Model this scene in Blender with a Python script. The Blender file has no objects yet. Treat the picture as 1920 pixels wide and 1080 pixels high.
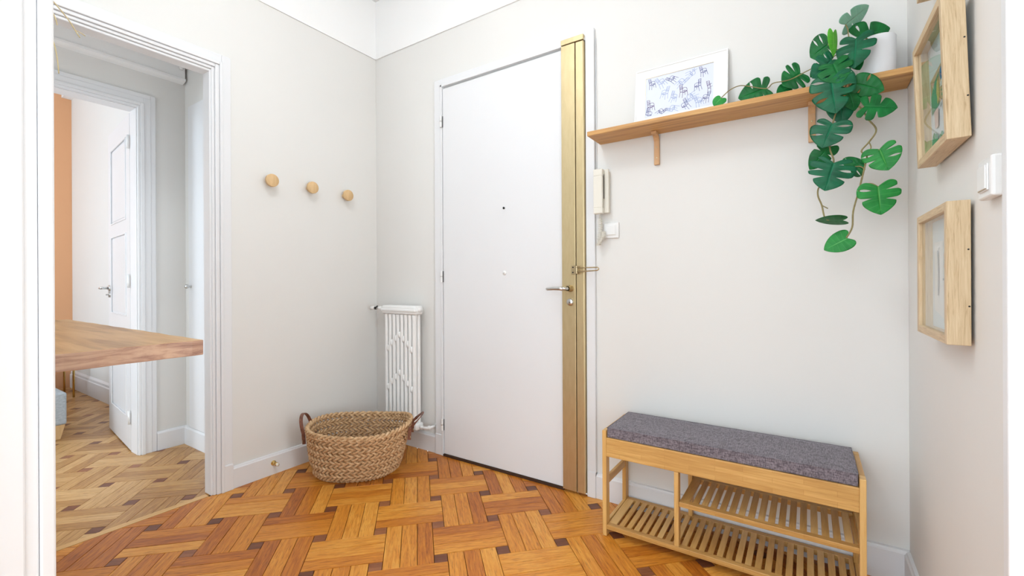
import bpy, bmesh, math, random
from mathutils import Vector, Matrix
random.seed(7)
D = bpy.data
SC = bpy.context.scene
COL = SC.collection

# ------------------------------------------------------------------ camera, world, light
YAW, ROLL = 0.5856, -0.0049
CAMP = Vector((2.3438, -1.9393, 1.0))
fwd = Vector((-math.sin(YAW), math.cos(YAW), 0)); rgt = Vector((math.cos(YAW), math.sin(YAW), 0)); upv = Vector((0, 0, 1))
cr = rgt*math.cos(ROLL)+upv*math.sin(ROLL); cu = -rgt*math.sin(ROLL)+upv*math.cos(ROLL)
cam = D.cameras.new('camera'); camo = D.objects.new('camera', cam); COL.objects.link(camo)
cam.sensor_width = 36; cam.lens = 836.55/1920*36; cam.shift_y = -12.12/1920; cam.clip_start = .01
camo.matrix_world = Matrix(((cr.x, cu.x, -fwd.x, CAMP.x), (cr.y, cu.y, -fwd.y, CAMP.y), (cr.z, cu.z, -fwd.z, CAMP.z), (0, 0, 0, 1)))
SC.camera = camo
W = D.worlds.new('world'); SC.world = W; W.use_nodes = True
W.node_tree.nodes['Background'].inputs[0].default_value = (.81, .92, 1, 1)
W.node_tree.nodes['Background'].inputs[1].default_value = 1.95
SC.view_settings.view_transform = 'Standard'; SC.view_settings.look = 'None'
SC.view_settings.exposure = 0.61; SC.view_settings.gamma = 1.0; SC.view_settings.use_curve_mapping = False
def lamp(name, kind, loc, energy, color, size, rot=None, sy=None):
    l = D.lights.new(name, kind); l.energy = energy; l.color = color
    if kind == 'AREA':
        l.shape = 'RECTANGLE'; l.size = size; l.size_y = sy or size
    else: l.shadow_soft_size = size
    o = D.objects.new(name, l); COL.objects.link(o); o.location = loc
    if rot: o.rotation_euler = rot
    return o
lamp('ceiling_lamp_light', 'POINT', (1.27, -1.35, 2.62), 13, (.91, .965, 1), .15)
# fill light added behind the camera; the bedroom lamp below is daylight
lamp('rear_fill_light', 'AREA', (2.15, -3.1, 1.75), 5, (.88, .95, 1), 1.6, (math.radians(90), 0, math.radians(32)), 1.8)
# fill light added beyond the right doorway to brighten the left wall
lamp('side_fill_light', 'AREA', (3.7, -1.55, 1.15), 38, (.87, .95, 1), 1.3, (math.radians(90), 0, math.radians(90)), 1.9)
lamp('bedroom_window_light', 'AREA', (-2.4, -3.6, 1.6), 62, (.74, .87, 1), 2.2, (math.radians(90), 0, 0), 2.0)

# ------------------------------------------------------------------ mesh builder
class MB:
    def __init__(s): s.v = []; s.f = []; s.uv = []; s.t = []
    def add(s, vs, fs, uvs=None, tone=0.5):
        n = len(s.v); s.v += [tuple(p) for p in vs]
        for i, f in enumerate(fs):
            s.f.append([n+k for k in f]); s.uv.append(uvs[i] if uvs else None); s.t.append(tone)
    def box(s, a, b, **k):
        x0, y0, z0 = a; x1, y1, z1 = b
        x0, x1 = sorted((x0, x1)); y0, y1 = sorted((y0, y1)); z0, z1 = sorted((z0, z1))
        v = [(x0,y0,z0),(x1,y0,z0),(x1,y1,z0),(x0,y1,z0),(x0,y0,z1),(x1,y0,z1),(x1,y1,z1),(x0,y1,z1)]
        s.add(v, [(0,3,2,1),(4,5,6,7),(0,1,5,4),(1,2,6,5),(2,3,7,6),(3,0,4,7)], **k); return s
    def cyl(s, p0, p1, r0, r1=None, n=20, cap=True):
        r1 = r0 if r1 is None else r1
        p0 = Vector(p0); p1 = Vector(p1); d = (p1-p0).normalized()
        a = d.orthogonal().normalized(); b = d.cross(a)
        v = []
        for p, r in ((p0, r0), (p1, r1)):
            for i in range(n):
                t = 2*math.pi*i/n; v.append(p+(a*math.cos(t)+b*math.sin(t))*r)
        f = [(i, (i+1) % n, n+(i+1) % n, n+i) for i in range(n)]
        if cap: f += [tuple(range(n-1, -1, -1)), tuple(range(n, 2*n))]
        s.add(v, f); return s
    def lathe(s, prof, c=(0,0,0), n=28, ax=(0,0,1)):
        d = Vector(ax).normalized(); a = d.orthogonal().normalized(); b = d.cross(a); c = Vector(c)
        v = []; f = []; m = len(prof)
        for r, h in prof:
            for i in range(n):
                t = 2*math.pi*i/n; v.append(c+d*h+(a*math.cos(t)+b*math.sin(t))*max(r, 1e-5))
        for j in range(m-1):
            for i in range(n): f.append((j*n+i, j*n+(i+1) % n, (j+1)*n+(i+1) % n, (j+1)*n+i))
        s.add(v, f); return s
    def tube(s, path, r, n=8, closed=False):
        P = [Vector(p) for p in path]; m = len(P); v = []; f = []
        prev = None
        for i in range(m):
            if closed: t = (P[(i+1) % m]-P[i-1]).normalized()
            else: t = (P[min(i+1, m-1)]-P[max(i-1, 0)]).normalized()
            a = t.orthogonal().normalized() if prev is None else (prev-t*prev.dot(t)).normalized()
            prev = a; b = t.cross(a); rr = r(i/(m-1)) if callable(r) else r
            for k in range(n):
                q = 2*math.pi*k/n; v.append(P[i]+(a*math.cos(q)+b*math.sin(q))*rr)
        for i in range(m if closed else m-1):
            j = (i+1) % m
            for k in range(n): f.append((i*n+k, i*n+(k+1) % n, j*n+(k+1) % n, j*n+k))
        if not closed: f += [tuple(range(n-1, -1, -1)), tuple(range((m-1)*n, m*n))]
        s.add(v, f); return s
    def strap(s, path, side, w, t):
        P = [Vector(p) for p in path]; m = len(P); v = []; f = []
        for i in range(m):
            tg = (P[min(i+1, m-1)]-P[max(i-1, 0)]).normalized()
            sd = Vector(side); sd = (sd-tg*sd.dot(tg)).normalized(); nn = tg.cross(sd)
            for q in ((-w/2,-t/2),(w/2,-t/2),(w/2,t/2),(-w/2,t/2)): v.append(P[i]+sd*q[0]+nn*q[1])
        for i in range(m-1):
            for k in range(4): f.append((i*4+k, i*4+(k+1) % 4, i*4+4+(k+1) % 4, i*4+4+k))
        f += [(3,2,1,0), tuple((m-1)*4+k for k in range(4))]
        s.add(v, f); return s
    def prism(s, poly, a, b, ax='z'):
        """poly extruded between a and b along an axis; poly gives the two other coordinates in order"""
        def mk(p, h):
            return {'z': (p[0], p[1], h), 'y': (p[0], h, p[1]), 'x': (h, p[0], p[1])}[ax]
        n = len(poly); v = [mk(p, a) for p in poly]+[mk(p, b) for p in poly]
        f = [(i, (i+1) % n, n+(i+1) % n, n+i) for i in range(n)]+[tuple(range(n-1, -1, -1)), tuple(range(n, 2*n))]
        s.add(v, f); return s
    def mesh(s, name, smooth=False):
        me = D.meshes.new(name); me.from_pydata(s.v, [], s.f)
        if any(u is not None for u in s.uv):
            l = me.uv_layers.new(name='UVMap'); k = 0
            for f, u in zip(s.f, s.uv):
                for i in range(len(f)):
                    l.data[k].uv = u[i] if u else (0, 0); k += 1
            at = me.attributes.new('tone', 'FLOAT', 'FACE')
            for i, t in enumerate(s.t): at.data[i].value = t
        bm = bmesh.new(); bm.from_mesh(me); bmesh.ops.recalc_face_normals(bm, faces=bm.faces); bm.to_mesh(me); bm.free()
        if smooth: me.shade_smooth()
        return me
def link(name, me, mat, parent=None):
    o = D.objects.new(name, me); COL.objects.link(o)
    if mat and not me.materials: me.materials.append(mat)
    if parent: o.parent = parent
    return o
def obj(name, mb, mat, parent=None, smooth=False, bevel=0, label=None, seg=2, auto=False):
    o = link(name, mb.mesh(name, smooth), mat, parent)
    if bevel:
        m = o.modifiers.new('bevel', 'BEVEL'); m.width = bevel; m.segments = seg; m.limit_method = 'ANGLE'; m.angle_limit = .6
    if auto:
        m = o.modifiers.new('es', 'EDGE_SPLIT'); m.split_angle = math.radians(38)
    if label: o['label'] = label
    return o
def thing(name, label, cat, loc=(0,0,0), group=None):
    o = D.objects.new(name, None); COL.objects.link(o); o.location = loc; o.empty_display_size = .05
    o['label'] = label; o['category'] = cat
    if group: o['group'] = group
    return o
def struct(name, mb, mat, label, cat, smooth=False, bevel=0):
    o = obj(name, mb, mat, None, smooth, bevel); o['kind'] = 'structure'; o['label'] = label; o['category'] = cat
    return o
def B(*ab):
    m = MB()
    for a, b in ab: m.box(a, b)
    return m

# ------------------------------------------------------------------ materials
def mat(name, color, rough=.5, metal=0, spec=.5, sheen=0):
    m = D.materials.new(name); m.use_nodes = True; b = m.node_tree.nodes['Principled BSDF']
    b.inputs['Base Color'].default_value = (*color, 1); b.inputs['Roughness'].default_value = rough
    b.inputs['Metallic'].default_value = metal; b.inputs['Specular IOR Level'].default_value = spec
    if sheen: b.inputs['Sheen Weight'].default_value = sheen
    return m
def nd(m, t, **k):
    n = m.node_tree.nodes.new(t)
    for a, v in k.items():
        if a in n.inputs.keys() and not hasattr(n, a): n.inputs[a].default_value = v
        else: setattr(n, a, v)
    return n
def lk(m, a, b): m.node_tree.links.new(a, b)
def bsdf(m): return m.node_tree.nodes['Principled BSDF']
def ramp(m, fac, stops):
    r = nd(m, 'ShaderNodeValToRGB'); e = r.color_ramp.elements
    while len(e) < len(stops): e.new(.5)
    for q, (p, c) in zip(e, stops): q.position = p; q.color = (*c, 1)
    lk(m, fac, r.inputs[0]); return r
def bump(m, h, strength=.2, dist=.002):
    b = nd(m, 'ShaderNodeBump'); b.inputs['Strength'].default_value = strength; b.inputs['Distance'].default_value = dist
    lk(m, h, b.inputs['Height']); lk(m, b.outputs[0], bsdf(m).inputs['Normal']); return b
def paint(name, c, rough=.5, sc=60, st=.12, spec=.4):
    m = mat(name, c, rough, spec=spec); tc = nd(m, 'ShaderNodeTexCoord')
    n = nd(m, 'ShaderNodeTexNoise'); n.inputs['Scale'].default_value = sc; n.inputs['Detail'].default_value = 4
    lk(m, tc.outputs['Object'], n.inputs['Vector'])
    n2 = nd(m, 'ShaderNodeTexNoise'); n2.inputs['Scale'].default_value = 1.3; n2.inputs['Detail'].default_value = 3
    lk(m, tc.outputs['Object'], n2.inputs['Vector'])
    r = ramp(m, n2.outputs[0], [(.3, tuple(x*.985 for x in c)), (.7, tuple(min(1, x*1.01) for x in c))])
    lk(m, r.outputs[0], bsdf(m).inputs['Base Color']); bump(m, n.outputs[0], st, .001); return m
def wood(name, stops, scale=(1,1,1), rough=.45, grain=1.0, uv=False, rand=False, tone=False, fleck=0, knots=False, st=.15):
    """long grain along the axis whose scale is small"""
    m = mat(name, (.5,.3,.1), rough); tc = nd(m, 'ShaderNodeTexCoord'); src = tc.outputs['UV' if uv else 'Object']
    mp = nd(m, 'ShaderNodeMapping'); mp.inputs['Scale'].default_value = scale; lk(m, src, mp.inputs['Vector'])
    rnd = None
    if rand: oi = nd(m, 'ShaderNodeObjectInfo'); rnd = oi.outputs['Random']
    if tone: at = nd(m, 'ShaderNodeAttribute', attribute_name='tone'); rnd = at.outputs['Fac']
    if rnd is not None:
        mu = nd(m, 'ShaderNodeMath', operation='MULTIPLY'); lk(m, rnd, mu.inputs[0]); mu.inputs[1].default_value = 57
        cx = nd(m, 'ShaderNodeCombineXYZ'); lk(m, mu.outputs[0], cx.inputs[0]); lk(m, mu.outputs[0], cx.inputs[2]); lk(m, cx.outputs[0], mp.inputs['Location'])
    n = nd(m, 'ShaderNodeTexNoise'); n.inputs['Scale'].default_value = 1; n.inputs['Detail'].default_value = 6; n.inputs['Roughness'].default_value = .65
    n.inputs['Distortion'].default_value = .6; lk(m, mp.outputs[0], n.inputs['Vector'])
    fac = n.outputs[0]
    if rnd is not None:
        a = nd(m, 'ShaderNodeMath', operation='MULTIPLY_ADD'); lk(m, rnd, a.inputs[0]); a.inputs[1].default_value = .5; a.inputs[2].default_value = -.25
        b = nd(m, 'ShaderNodeMath', operation='ADD'); lk(m, a.outputs[0], b.inputs[0]); lk(m, n.outputs[0], b.inputs[1]); fac = b.outputs[0]
    r = ramp(m, fac, stops); out = r.outputs[0]
    if fleck:
        mp2 = nd(m, 'ShaderNodeMapping'); mp2.inputs['Scale'].default_value = tuple(x*fleck for x in scale); lk(m, src, mp2.inputs['Vector'])
        if rnd is not None: lk(m, cx.outputs[0], mp2.inputs['Location'])
        n3 = nd(m, 'ShaderNodeTexNoise'); n3.inputs['Scale'].default_value = 1; n3.inputs['Detail'].default_value = 2; lk(m, mp2.outputs[0], n3.inputs['Vector'])
        r3 = ramp(m, n3.outputs[0], [(.30, (.55,.45,.35)), (.46, (1,1,1))])
        mx = nd(m, 'ShaderNodeMix', data_type='RGBA', blend_type='MULTIPLY'); mx.inputs[0].default_value = .75
        lk(m, out, mx.inputs[6]); lk(m, r3.outputs[0], mx.inputs[7]); out = mx.outputs[2]
    lk(m, out, bsdf(m).inputs['Base Color']); bump(m, n.outputs[0], st, .001); return m

M = {}
M['wall'] = paint('wall_paint', (.785,.775,.75), .62, 180, .06)
M['white'] = paint('white_gloss_paint', (.795,.80,.815), .38, 90, .05)
M['ceiling'] = paint('ceiling_paint', (.92,.92,.915), .7, 120, .05)
M['peach'] = paint('peach_paint', (.80,.42,.22), .7, 120, .05)
OAK = [(.10,(.30,.070,.006)), (.34,(.51,.155,.012)), (.58,(.67,.255,.026)), (.90,(.83,.41,.080))]
OAK_COOL_LIT = [(.12,(.28,.12,.03)), (.36,(.44,.22,.065)), (.60,(.58,.33,.12)), (.88,(.72,.46,.21))]  # corridor oak: its cooler light is put into a paler colour
M['plank'] = wood('oak_plank', OAK, (9,95,9), .36, uv=True, rand=True, fleck=2.6)
M['plank_all'] = wood('oak_plank_joined', OAK, (9,95,9), .36, uv=True, tone=True, fleck=2.6)
M['cool_lit_plank'] = wood('oak_plank_cool_lit', OAK_COOL_LIT, (9,95,9), .33, uv=True, rand=True, fleck=2.2)
M['cool_lit_plank_all'] = wood('oak_plank_cool_lit_joined', OAK_COOL_LIT, (9,95,9), .33, uv=True, tone=True, fleck=2.2)
M['inlay'] = wood('walnut_inlay', [(.2,(.12,.032,.012)), (.5,(.20,.060,.022)), (.8,(.33,.12,.045))], (10,60,10), .36, uv=True, rand=True)
M['inlay_all'] = wood('walnut_inlay_joined', [(.2,(.12,.032,.012)), (.5,(.20,.060,.022)), (.8,(.33,.12,.045))], (10,60,10), .36, uv=True, tone=True)
M['strip'] = wood('threshold_oak', [(.3,(.62,.35,.12)), (.6,(.74,.46,.19))], (60,5,30), .35)
M['subfloor'] = mat('joint_filler', (.05,.02,.008), .8)
BAM = [(.25,(.52,.275,.075)), (.5,(.66,.38,.12)), (.75,(.76,.48,.18))]
M['bamboo_x'] = wood('bamboo_along', BAM, (5,70,70), .4, rand=True)
def lamination(m):
    tc = nd(m, 'ShaderNodeTexCoord'); sp = nd(m, 'ShaderNodeSeparateXYZ'); lk(m, tc.outputs['Object'], sp.inputs[0])
    cb = nd(m, 'ShaderNodeCombineXYZ'); lk(m, sp.outputs[0], cb.inputs[0]); lk(m, sp.outputs[2], cb.inputs[1])
    bk = nd(m, 'ShaderNodeTexBrick'); lk(m, cb.outputs[0], bk.inputs['Vector']); bk.inputs['Scale'].default_value = 1
    bk.inputs['Brick Width'].default_value = .17; bk.inputs['Row Height'].default_value = .0165; bk.inputs['Mortar Size'].default_value = .0006
    bk.inputs['Color1'].default_value = (.88,.84,.78,1); bk.inputs['Color2'].default_value = (1,1,1,1); bk.inputs['Mortar'].default_value = (.80,.72,.6,1)
    b_ = bsdf(m); l = b_.inputs['Base Color'].links[0].from_socket
    mx = nd(m, 'ShaderNodeMix', data_type='RGBA', blend_type='MULTIPLY'); mx.inputs[0].default_value = 1
    lk(m, l, mx.inputs[6]); lk(m, bk.outputs[0], mx.inputs[7]); lk(m, mx.outputs[2], b_.inputs['Base Color'])
lamination(M['bamboo_x'])
M['bamboo_y'] = wood('bamboo_across', BAM, (70,5,70), .4, rand=True)
M['bamboo_z'] = wood('bamboo_upright', BAM, (70,70,5), .4, rand=True)
M['shelf'] = wood('golden_oak', [(.25,(.40,.19,.055)), (.45,(.56,.29,.09)), (.75,(.70,.42,.16))], (3,60,60), .5, fleck=.6)
M['shelf_z'] = wood('golden_oak_upright', [(.25,(.55,.30,.13)), (.75,(.72,.45,.24))], (60,60,3), .5)
M['frame_z'] = wood('pale_oak_upright', [(.30,(.42,.28,.145)), (.46,(.60,.445,.265)), (.70,(.70,.55,.355))], (260,260,14), .5)
M['frame_y'] = wood('pale_oak_across', [(.30,(.42,.28,.145)), (.46,(.60,.445,.265)), (.70,(.70,.55,.355))], (260,14,260), .5)
M['knob'] = wood('pale_beech', [(.3,(.62,.40,.19)), (.7,(.76,.53,.28))], (60,60,10), .5)
M['slab_top'] = wood('slab_top_wood', [(.25,(.40,.20,.07)), (.5,(.56,.32,.125)), (.75,(.68,.43,.20))], (3,30,30), .4, fleck=.8)
M['slab_end'] = wood('slab_end_grain', [(.30,(.13,.055,.045)), (.41,(.34,.19,.135)), (.55,(.50,.32,.22)), (.8,(.62,.42,.29))], (60,9,75), .6, st=.3)
M['brass'] = mat('satin_brass', (.60,.47,.235), .42, .8)
m = M['brass']; tc = nd(m, 'ShaderNodeTexCoord'); mp = nd(m, 'ShaderNodeMapping'); mp.inputs['Scale'].default_value = (12,12,3); lk(m, tc.outputs['Object'], mp.inputs[0])
n = nd(m, 'ShaderNodeTexNoise'); n.inputs['Detail'].default_value = 6; lk(m, mp.outputs[0], n.inputs['Vector'])
r = ramp(m, n.outputs[0], [(.35,(.60,.48,.27)), (.7,(.65,.53,.31))]); lk(m, r.outputs[0], bsdf(m).inputs['Base Color'])
M['chrome'] = mat('brushed_steel', (.62,.62,.61), .28, 1)
M['agedbrass'] = mat('aged_brass', (.50,.40,.24), .35, .9)
M['goldbrass'] = mat('polished_brass', (.75,.52,.18), .2, 1)
M['black'] = mat('dark_gap', (.02,.02,.02), .8)
M['plastic'] = mat('white_plastic', (.84,.84,.83), .35)
M['cream'] = mat('cream_plastic', (.78,.745,.66), .4)
M['rubber'] = mat('clear_rubber', (.85,.80,.68), .4)
M['radiator'] = mat('radiator_enamel', (.88,.88,.87), .28)
M['ceramic'] = mat('white_ceramic', (.86,.86,.88), .3)
M['paper'] = mat('white_card', (.88,.88,.87), .6)
M['print'] = mat('print_paper', (.74,.78,.89), .6)
M['ink'] = mat('blue_ink', (.10,.11,.30), .6)
M['ink2'] = mat('violet_ink', (.13,.075,.21), .6)
M['ink3'] = mat('pale_blue_ink', (.34,.42,.66), .6)
def leather():
    m = mat('brown_leather', (.15,.055,.03), .5); tc = nd(m, 'ShaderNodeTexCoord')
    n = nd(m, 'ShaderNodeTexNoise'); n.inputs['Scale'].default_value = 60; n.inputs['Detail'].default_value = 5; lk(m, tc.outputs['Object'], n.inputs['Vector'])
    r = ramp(m, n.outputs[0], [(.3,(.10,.035,.02)), (.7,(.24,.09,.05))]); lk(m, r.outputs[0], bsdf(m).inputs['Base Color']); bump(m, n.outputs[0], .3); return m
M['leather'] = leather()
def jute():
    m = mat('seagrass_rope', (.5,.33,.15), .85, spec=.15); tc = nd(m, 'ShaderNodeTexCoord')
    n = nd(m, 'ShaderNodeTexNoise'); n.inputs['Scale'].default_value = 55; n.inputs['Detail'].default_value = 5; n.inputs['Roughness'].default_value = .6; lk(m, tc.outputs['Object'], n.inputs['Vector'])
    r = ramp(m, n.outputs[0], [(.25,(.34,.19,.085)), (.5,(.60,.385,.21)), (.72,(.76,.56,.35))]); lk(m, r.outputs[0], bsdf(m).inputs['Base Color'])
    bump(m, n.outputs[0], .5, .003); return m
M['jute'] = jute()
def fabric(name, a, b, sc=(420,420,420)):
    m = mat(name, a, .95, spec=.1, sheen=.2); tc = nd(m, 'ShaderNodeTexCoord')
    def nz(s):
        mp = nd(m, 'ShaderNodeMapping'); mp.inputs['Scale'].default_value = s; lk(m, tc.outputs['Object'], mp.inputs[0])
        n = nd(m, 'ShaderNodeTexNoise'); n.inputs['Scale'].default_value = 1; n.inputs['Detail'].default_value = 3; lk(m, mp.outputs[0], n.inputs['Vector']); return n.outputs[0]
    x = nz((sc[0]*.12, sc[1], sc[2])); y = nz((sc[0], sc[1]*.12, sc[2]*.3))
    ad = nd(m, 'ShaderNodeMath', operation='ADD'); lk(m, x, ad.inputs[0]); lk(m, y, ad.inputs[1])
    hf = nd(m, 'ShaderNodeMath', operation='MULTIPLY'); lk(m, ad.outputs[0], hf.inputs[0]); hf.inputs[1].default_value = .5
    r = ramp(m, hf.outputs[0], [(.40, a), (.60, b)]); lk(m, r.outputs[0], bsdf(m).inputs['Base Color']); bump(m, hf.outputs[0], .5, .002); return m
M['cushion'] = fabric('charcoal_melange_fabric', (.095,.080,.095), (.28,.245,.275))
M['greyfab'] = fabric('grey_upholstery', (.34,.38,.41), (.50,.54,.57))
M['bedding'] = mat('white_cotton', (.84,.86,.88), .9)
def glass():
    m = D.materials.new('picture_glass'); m.use_nodes = True; t = m.node_tree; t.nodes.clear()
    o = t.nodes.new('ShaderNodeOutputMaterial'); mx = t.nodes.new('ShaderNodeMixShader'); tr = t.nodes.new('ShaderNodeBsdfTransparent')
    tr.inputs[0].default_value = (.97,.985,.98,1)
    g = t.nodes.new('ShaderNodeBsdfGlossy'); g.inputs['Roughness'].default_value = .02; fr = t.nodes.new('ShaderNodeLayerWeight')
    pw = t.nodes.new('ShaderNodeMath'); pw.operation = 'POWER'; pw.inputs[1].default_value = 5; t.links.new(fr.outputs['Facing'], pw.inputs[0])
    ma = t.nodes.new('ShaderNodeMath'); ma.operation = 'MULTIPLY_ADD'; ma.inputs[1].default_value = .95; ma.inputs[2].default_value = .05; t.links.new(pw.outputs[0], ma.inputs[0])
    fr.inputs['Blend'].default_value = .5
    t.links.new(ma.outputs[0], mx.inputs[0]); t.links.new(tr.outputs[0], mx.inputs[1]); t.links.new(g.outputs[0], mx.inputs[2]); t.links.new(mx.outputs[0], o.inputs[0]); return m
M['glass'] = glass()
def leafmat(name, c1, c2, vein, rough=.32):
    m = mat(name, c1, rough, spec=.32); uv = nd(m, 'ShaderNodeTexCoord'); sp = nd(m, 'ShaderNodeSeparateXYZ'); lk(m, uv.outputs['UV'], sp.inputs[0])
    n = nd(m, 'ShaderNodeTexNoise'); n.inputs['Scale'].default_value = 25; n.inputs['Detail'].default_value = 3; lk(m, uv.outputs['Object'], n.inputs['Vector'])
    base = ramp(m, n.outputs[0], [(.35, c1), (.7, c2)])
    rib = nd(m, 'ShaderNodeMath', operation='LESS_THAN'); lk(m, sp.outputs[0], rib.inputs[0]); rib.inputs[1].default_value = .035
    mu = nd(m, 'ShaderNodeMath', operation='MULTIPLY'); lk(m, sp.outputs[1], mu.inputs[0]); mu.inputs[1].default_value = 8
    fr = nd(m, 'ShaderNodeMath', operation='FRACT'); lk(m, mu.outputs[0], fr.inputs[0])
    side = nd(m, 'ShaderNodeMath', operation='LESS_THAN'); lk(m, fr.outputs[0], side.inputs[0]); side.inputs[1].default_value = .08
    s2 = nd(m, 'ShaderNodeMath', operation='MULTIPLY'); lk(m, side.outputs[0], s2.inputs[0]); s2.inputs[1].default_value = .30
    mxm = nd(m, 'ShaderNodeMath', operation='MAXIMUM'); lk(m, rib.outputs[0], mxm.inputs[0]); lk(m, s2.outputs[0], mxm.inputs[1])
    mx = nd(m, 'ShaderNodeMix', data_type='RGBA'); lk(m, mxm.outputs[0], mx.inputs[0]); lk(m, base.outputs[0], mx.inputs[6]); mx.inputs[7].default_value = (*vein, 1)
    lk(m, mx.outputs[2], bsdf(m).inputs['Base Color']); bump(m, mxm.outputs[0], .25, .001); return m
M['leaf_deep'] = leafmat('deep_green_leaf', (.001,.080,.032), (.003,.140,.056), (.015,.20,.095), .42)
M['leaf_mid'] = leafmat('green_leaf', (.001,.098,.018), (.003,.175,.032), (.015,.23,.055), .44)
M['leaf_light'] = leafmat('bright_green_leaf', (.008,.19,.028), (.02,.29,.045), (.10,.42,.10), .45)
M['leaf_lime'] = leafmat('lime_green_leaf', (.06,.33,.015), (.10,.44,.03), (.2,.5,.08), .4)
M['leaf_pale'] = leafmat('pale_leaf_underside', (.16,.37,.25), (.24,.46,.33), (.35,.55,.42), .5)
M['stem'] = wood('plant_stem', [(.3,(.20,.15,.06)), (.7,(.33,.28,.11))], (30,30,30), .6)
M['straw'] = mat('dried_straw', (.62,.50,.27), .8)

# ------------------------------------------------------------------ room shell
HX0 = -.96; RW = 2.619; CH = 2.82; FY = -1.755; BK = -3.3
struct('wall_back', B(((-.02,0,0),(RW+.1,.12,CH))), M['wall'], 'off-white back wall with the entrance door and the oak shelf', 'wall')
struct('wall_left', B(((-.06,-.973,0),(0,-.0005,CH)), ((-.06,-1.66,2.0),(0,-.973,CH)), ((-.06,-1.90,0),(0,-1.66,CH))), M['wall'],
       'off-white left wall carrying three wooden knobs, with the open doorway', 'wall')
struct('wall_right', B(((RW,-.955,0),(RW+.1,-.0005,CH)), ((RW,-1.50,2.06),(RW+.1,-.955,CH)), ((RW,BK,0),(RW+.1,-1.50,CH))), M['wall'],
       'off-white right wall carrying the framed pictures', 'wall')
struct('wall_front', B(((0,-1.90,0),(1.27,FY,CH)), ((1.27,-1.90,2.2),(RW-.0005,FY,CH))), M['white'], 'white wall end nearest the camera at the left edge', 'wall')
struct('ceiling', B(((-.06,BK,CH),(RW+.1,.12,CH+.06))), M['ceiling'], 'white ceiling of the entrance hall', 'ceiling')
struct('wall_rear', B(((-3.7,BK-.1,0),(-2.9,BK,2.9)), ((-1.9,BK-.1,0),(HX0,BK,2.9)), ((-3.7,BK-.1,2.5),(HX0,BK,2.9)), ((-3.7,BK-.1,0),(HX0,BK,.5))), M['wall'], 'white rear wall with a window behind the camera', 'wall')
struct('side_light_blocker', B(((RW+.1005,-.80,0),(4.3,-.70,2.6)), ((4.2,-2.6,0),(4.3,-.8005,2.6)), ((RW+.1005,-2.6,0),(4.1995,-2.5,2.6))), M['wall'], 'white walls added outside the view to block sky light beside the right doorway', 'wall')  # unseen walls and ceiling added to cut sky light on the door reveal
struct('side_light_blocker_top', B(((RW+.1005,-2.6,2.601),(4.3,-.70,2.66))), M['ceiling'], 'white ceiling added outside the view to block sky light beside the right doorway', 'ceiling')
struct('floor_3', B(((RW+.0005,-2.6,-.05),(4.3,-.70,-.001))), M['strip'], 'plain oak floor of the side room outside the view', 'floor')
# upper white band above the picture line
def band(name, a, b, lab):
    return struct(name, B((a, b)), M['ceiling'], lab, 'trim')
band('trim_1', (.008,-.008,2.447), (RW-.008,-.0005,CH-.001), 'white upper band of the back wall above the wall colour')
band('trim_2', (0.0005,-1.754,2.447), (.008,-.0005,CH-.001), 'white upper band of the left wall above the wall colour')
band('trim_3', (RW-.008,-1.754,2.447), (RW-.0005,-.0005,CH-.001), 'white upper band of the right wall above the wall colour')

# ------------------------------------------------------------------ parquet
def clip(poly, rect):
    x0, y0, x1, y1 = rect
    for ax, val, sg in ((0,x0,1),(0,x1,-1),(1,y0,1),(1,y1,-1)):
        out = []
        for i in range(len(poly)):
            a, b = poly[i-1], poly[i]; da = (a[ax]-val)*sg; db = (b[ax]-val)*sg
            if (da >= 0) != (db >= 0):
                t = da/(da-db); out.append((a[0]+(b[0]-a[0])*t, a[1]+(b[1]-a[1])*t))
            if db >= 0: out.append(b)
        poly = out
        if len(poly) < 3: return []
    return poly
def parea(p): return abs(sum(p[i-1][0]*p[i][1]-p[i][0]*p[i-1][1] for i in range(len(p))))/2
def inview(c):
    v = Vector((c[0], c[1], 0))-CAMP; d = v.dot(fwd)
    if d < .15: return None
    u = 836.55*v.dot(rgt)/d+960; w = 527.9-836.55*v.z/d
    if -60 < u < 1980 and w < 1130: return d
    return None
GAP = .0010; TH = .012
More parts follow.
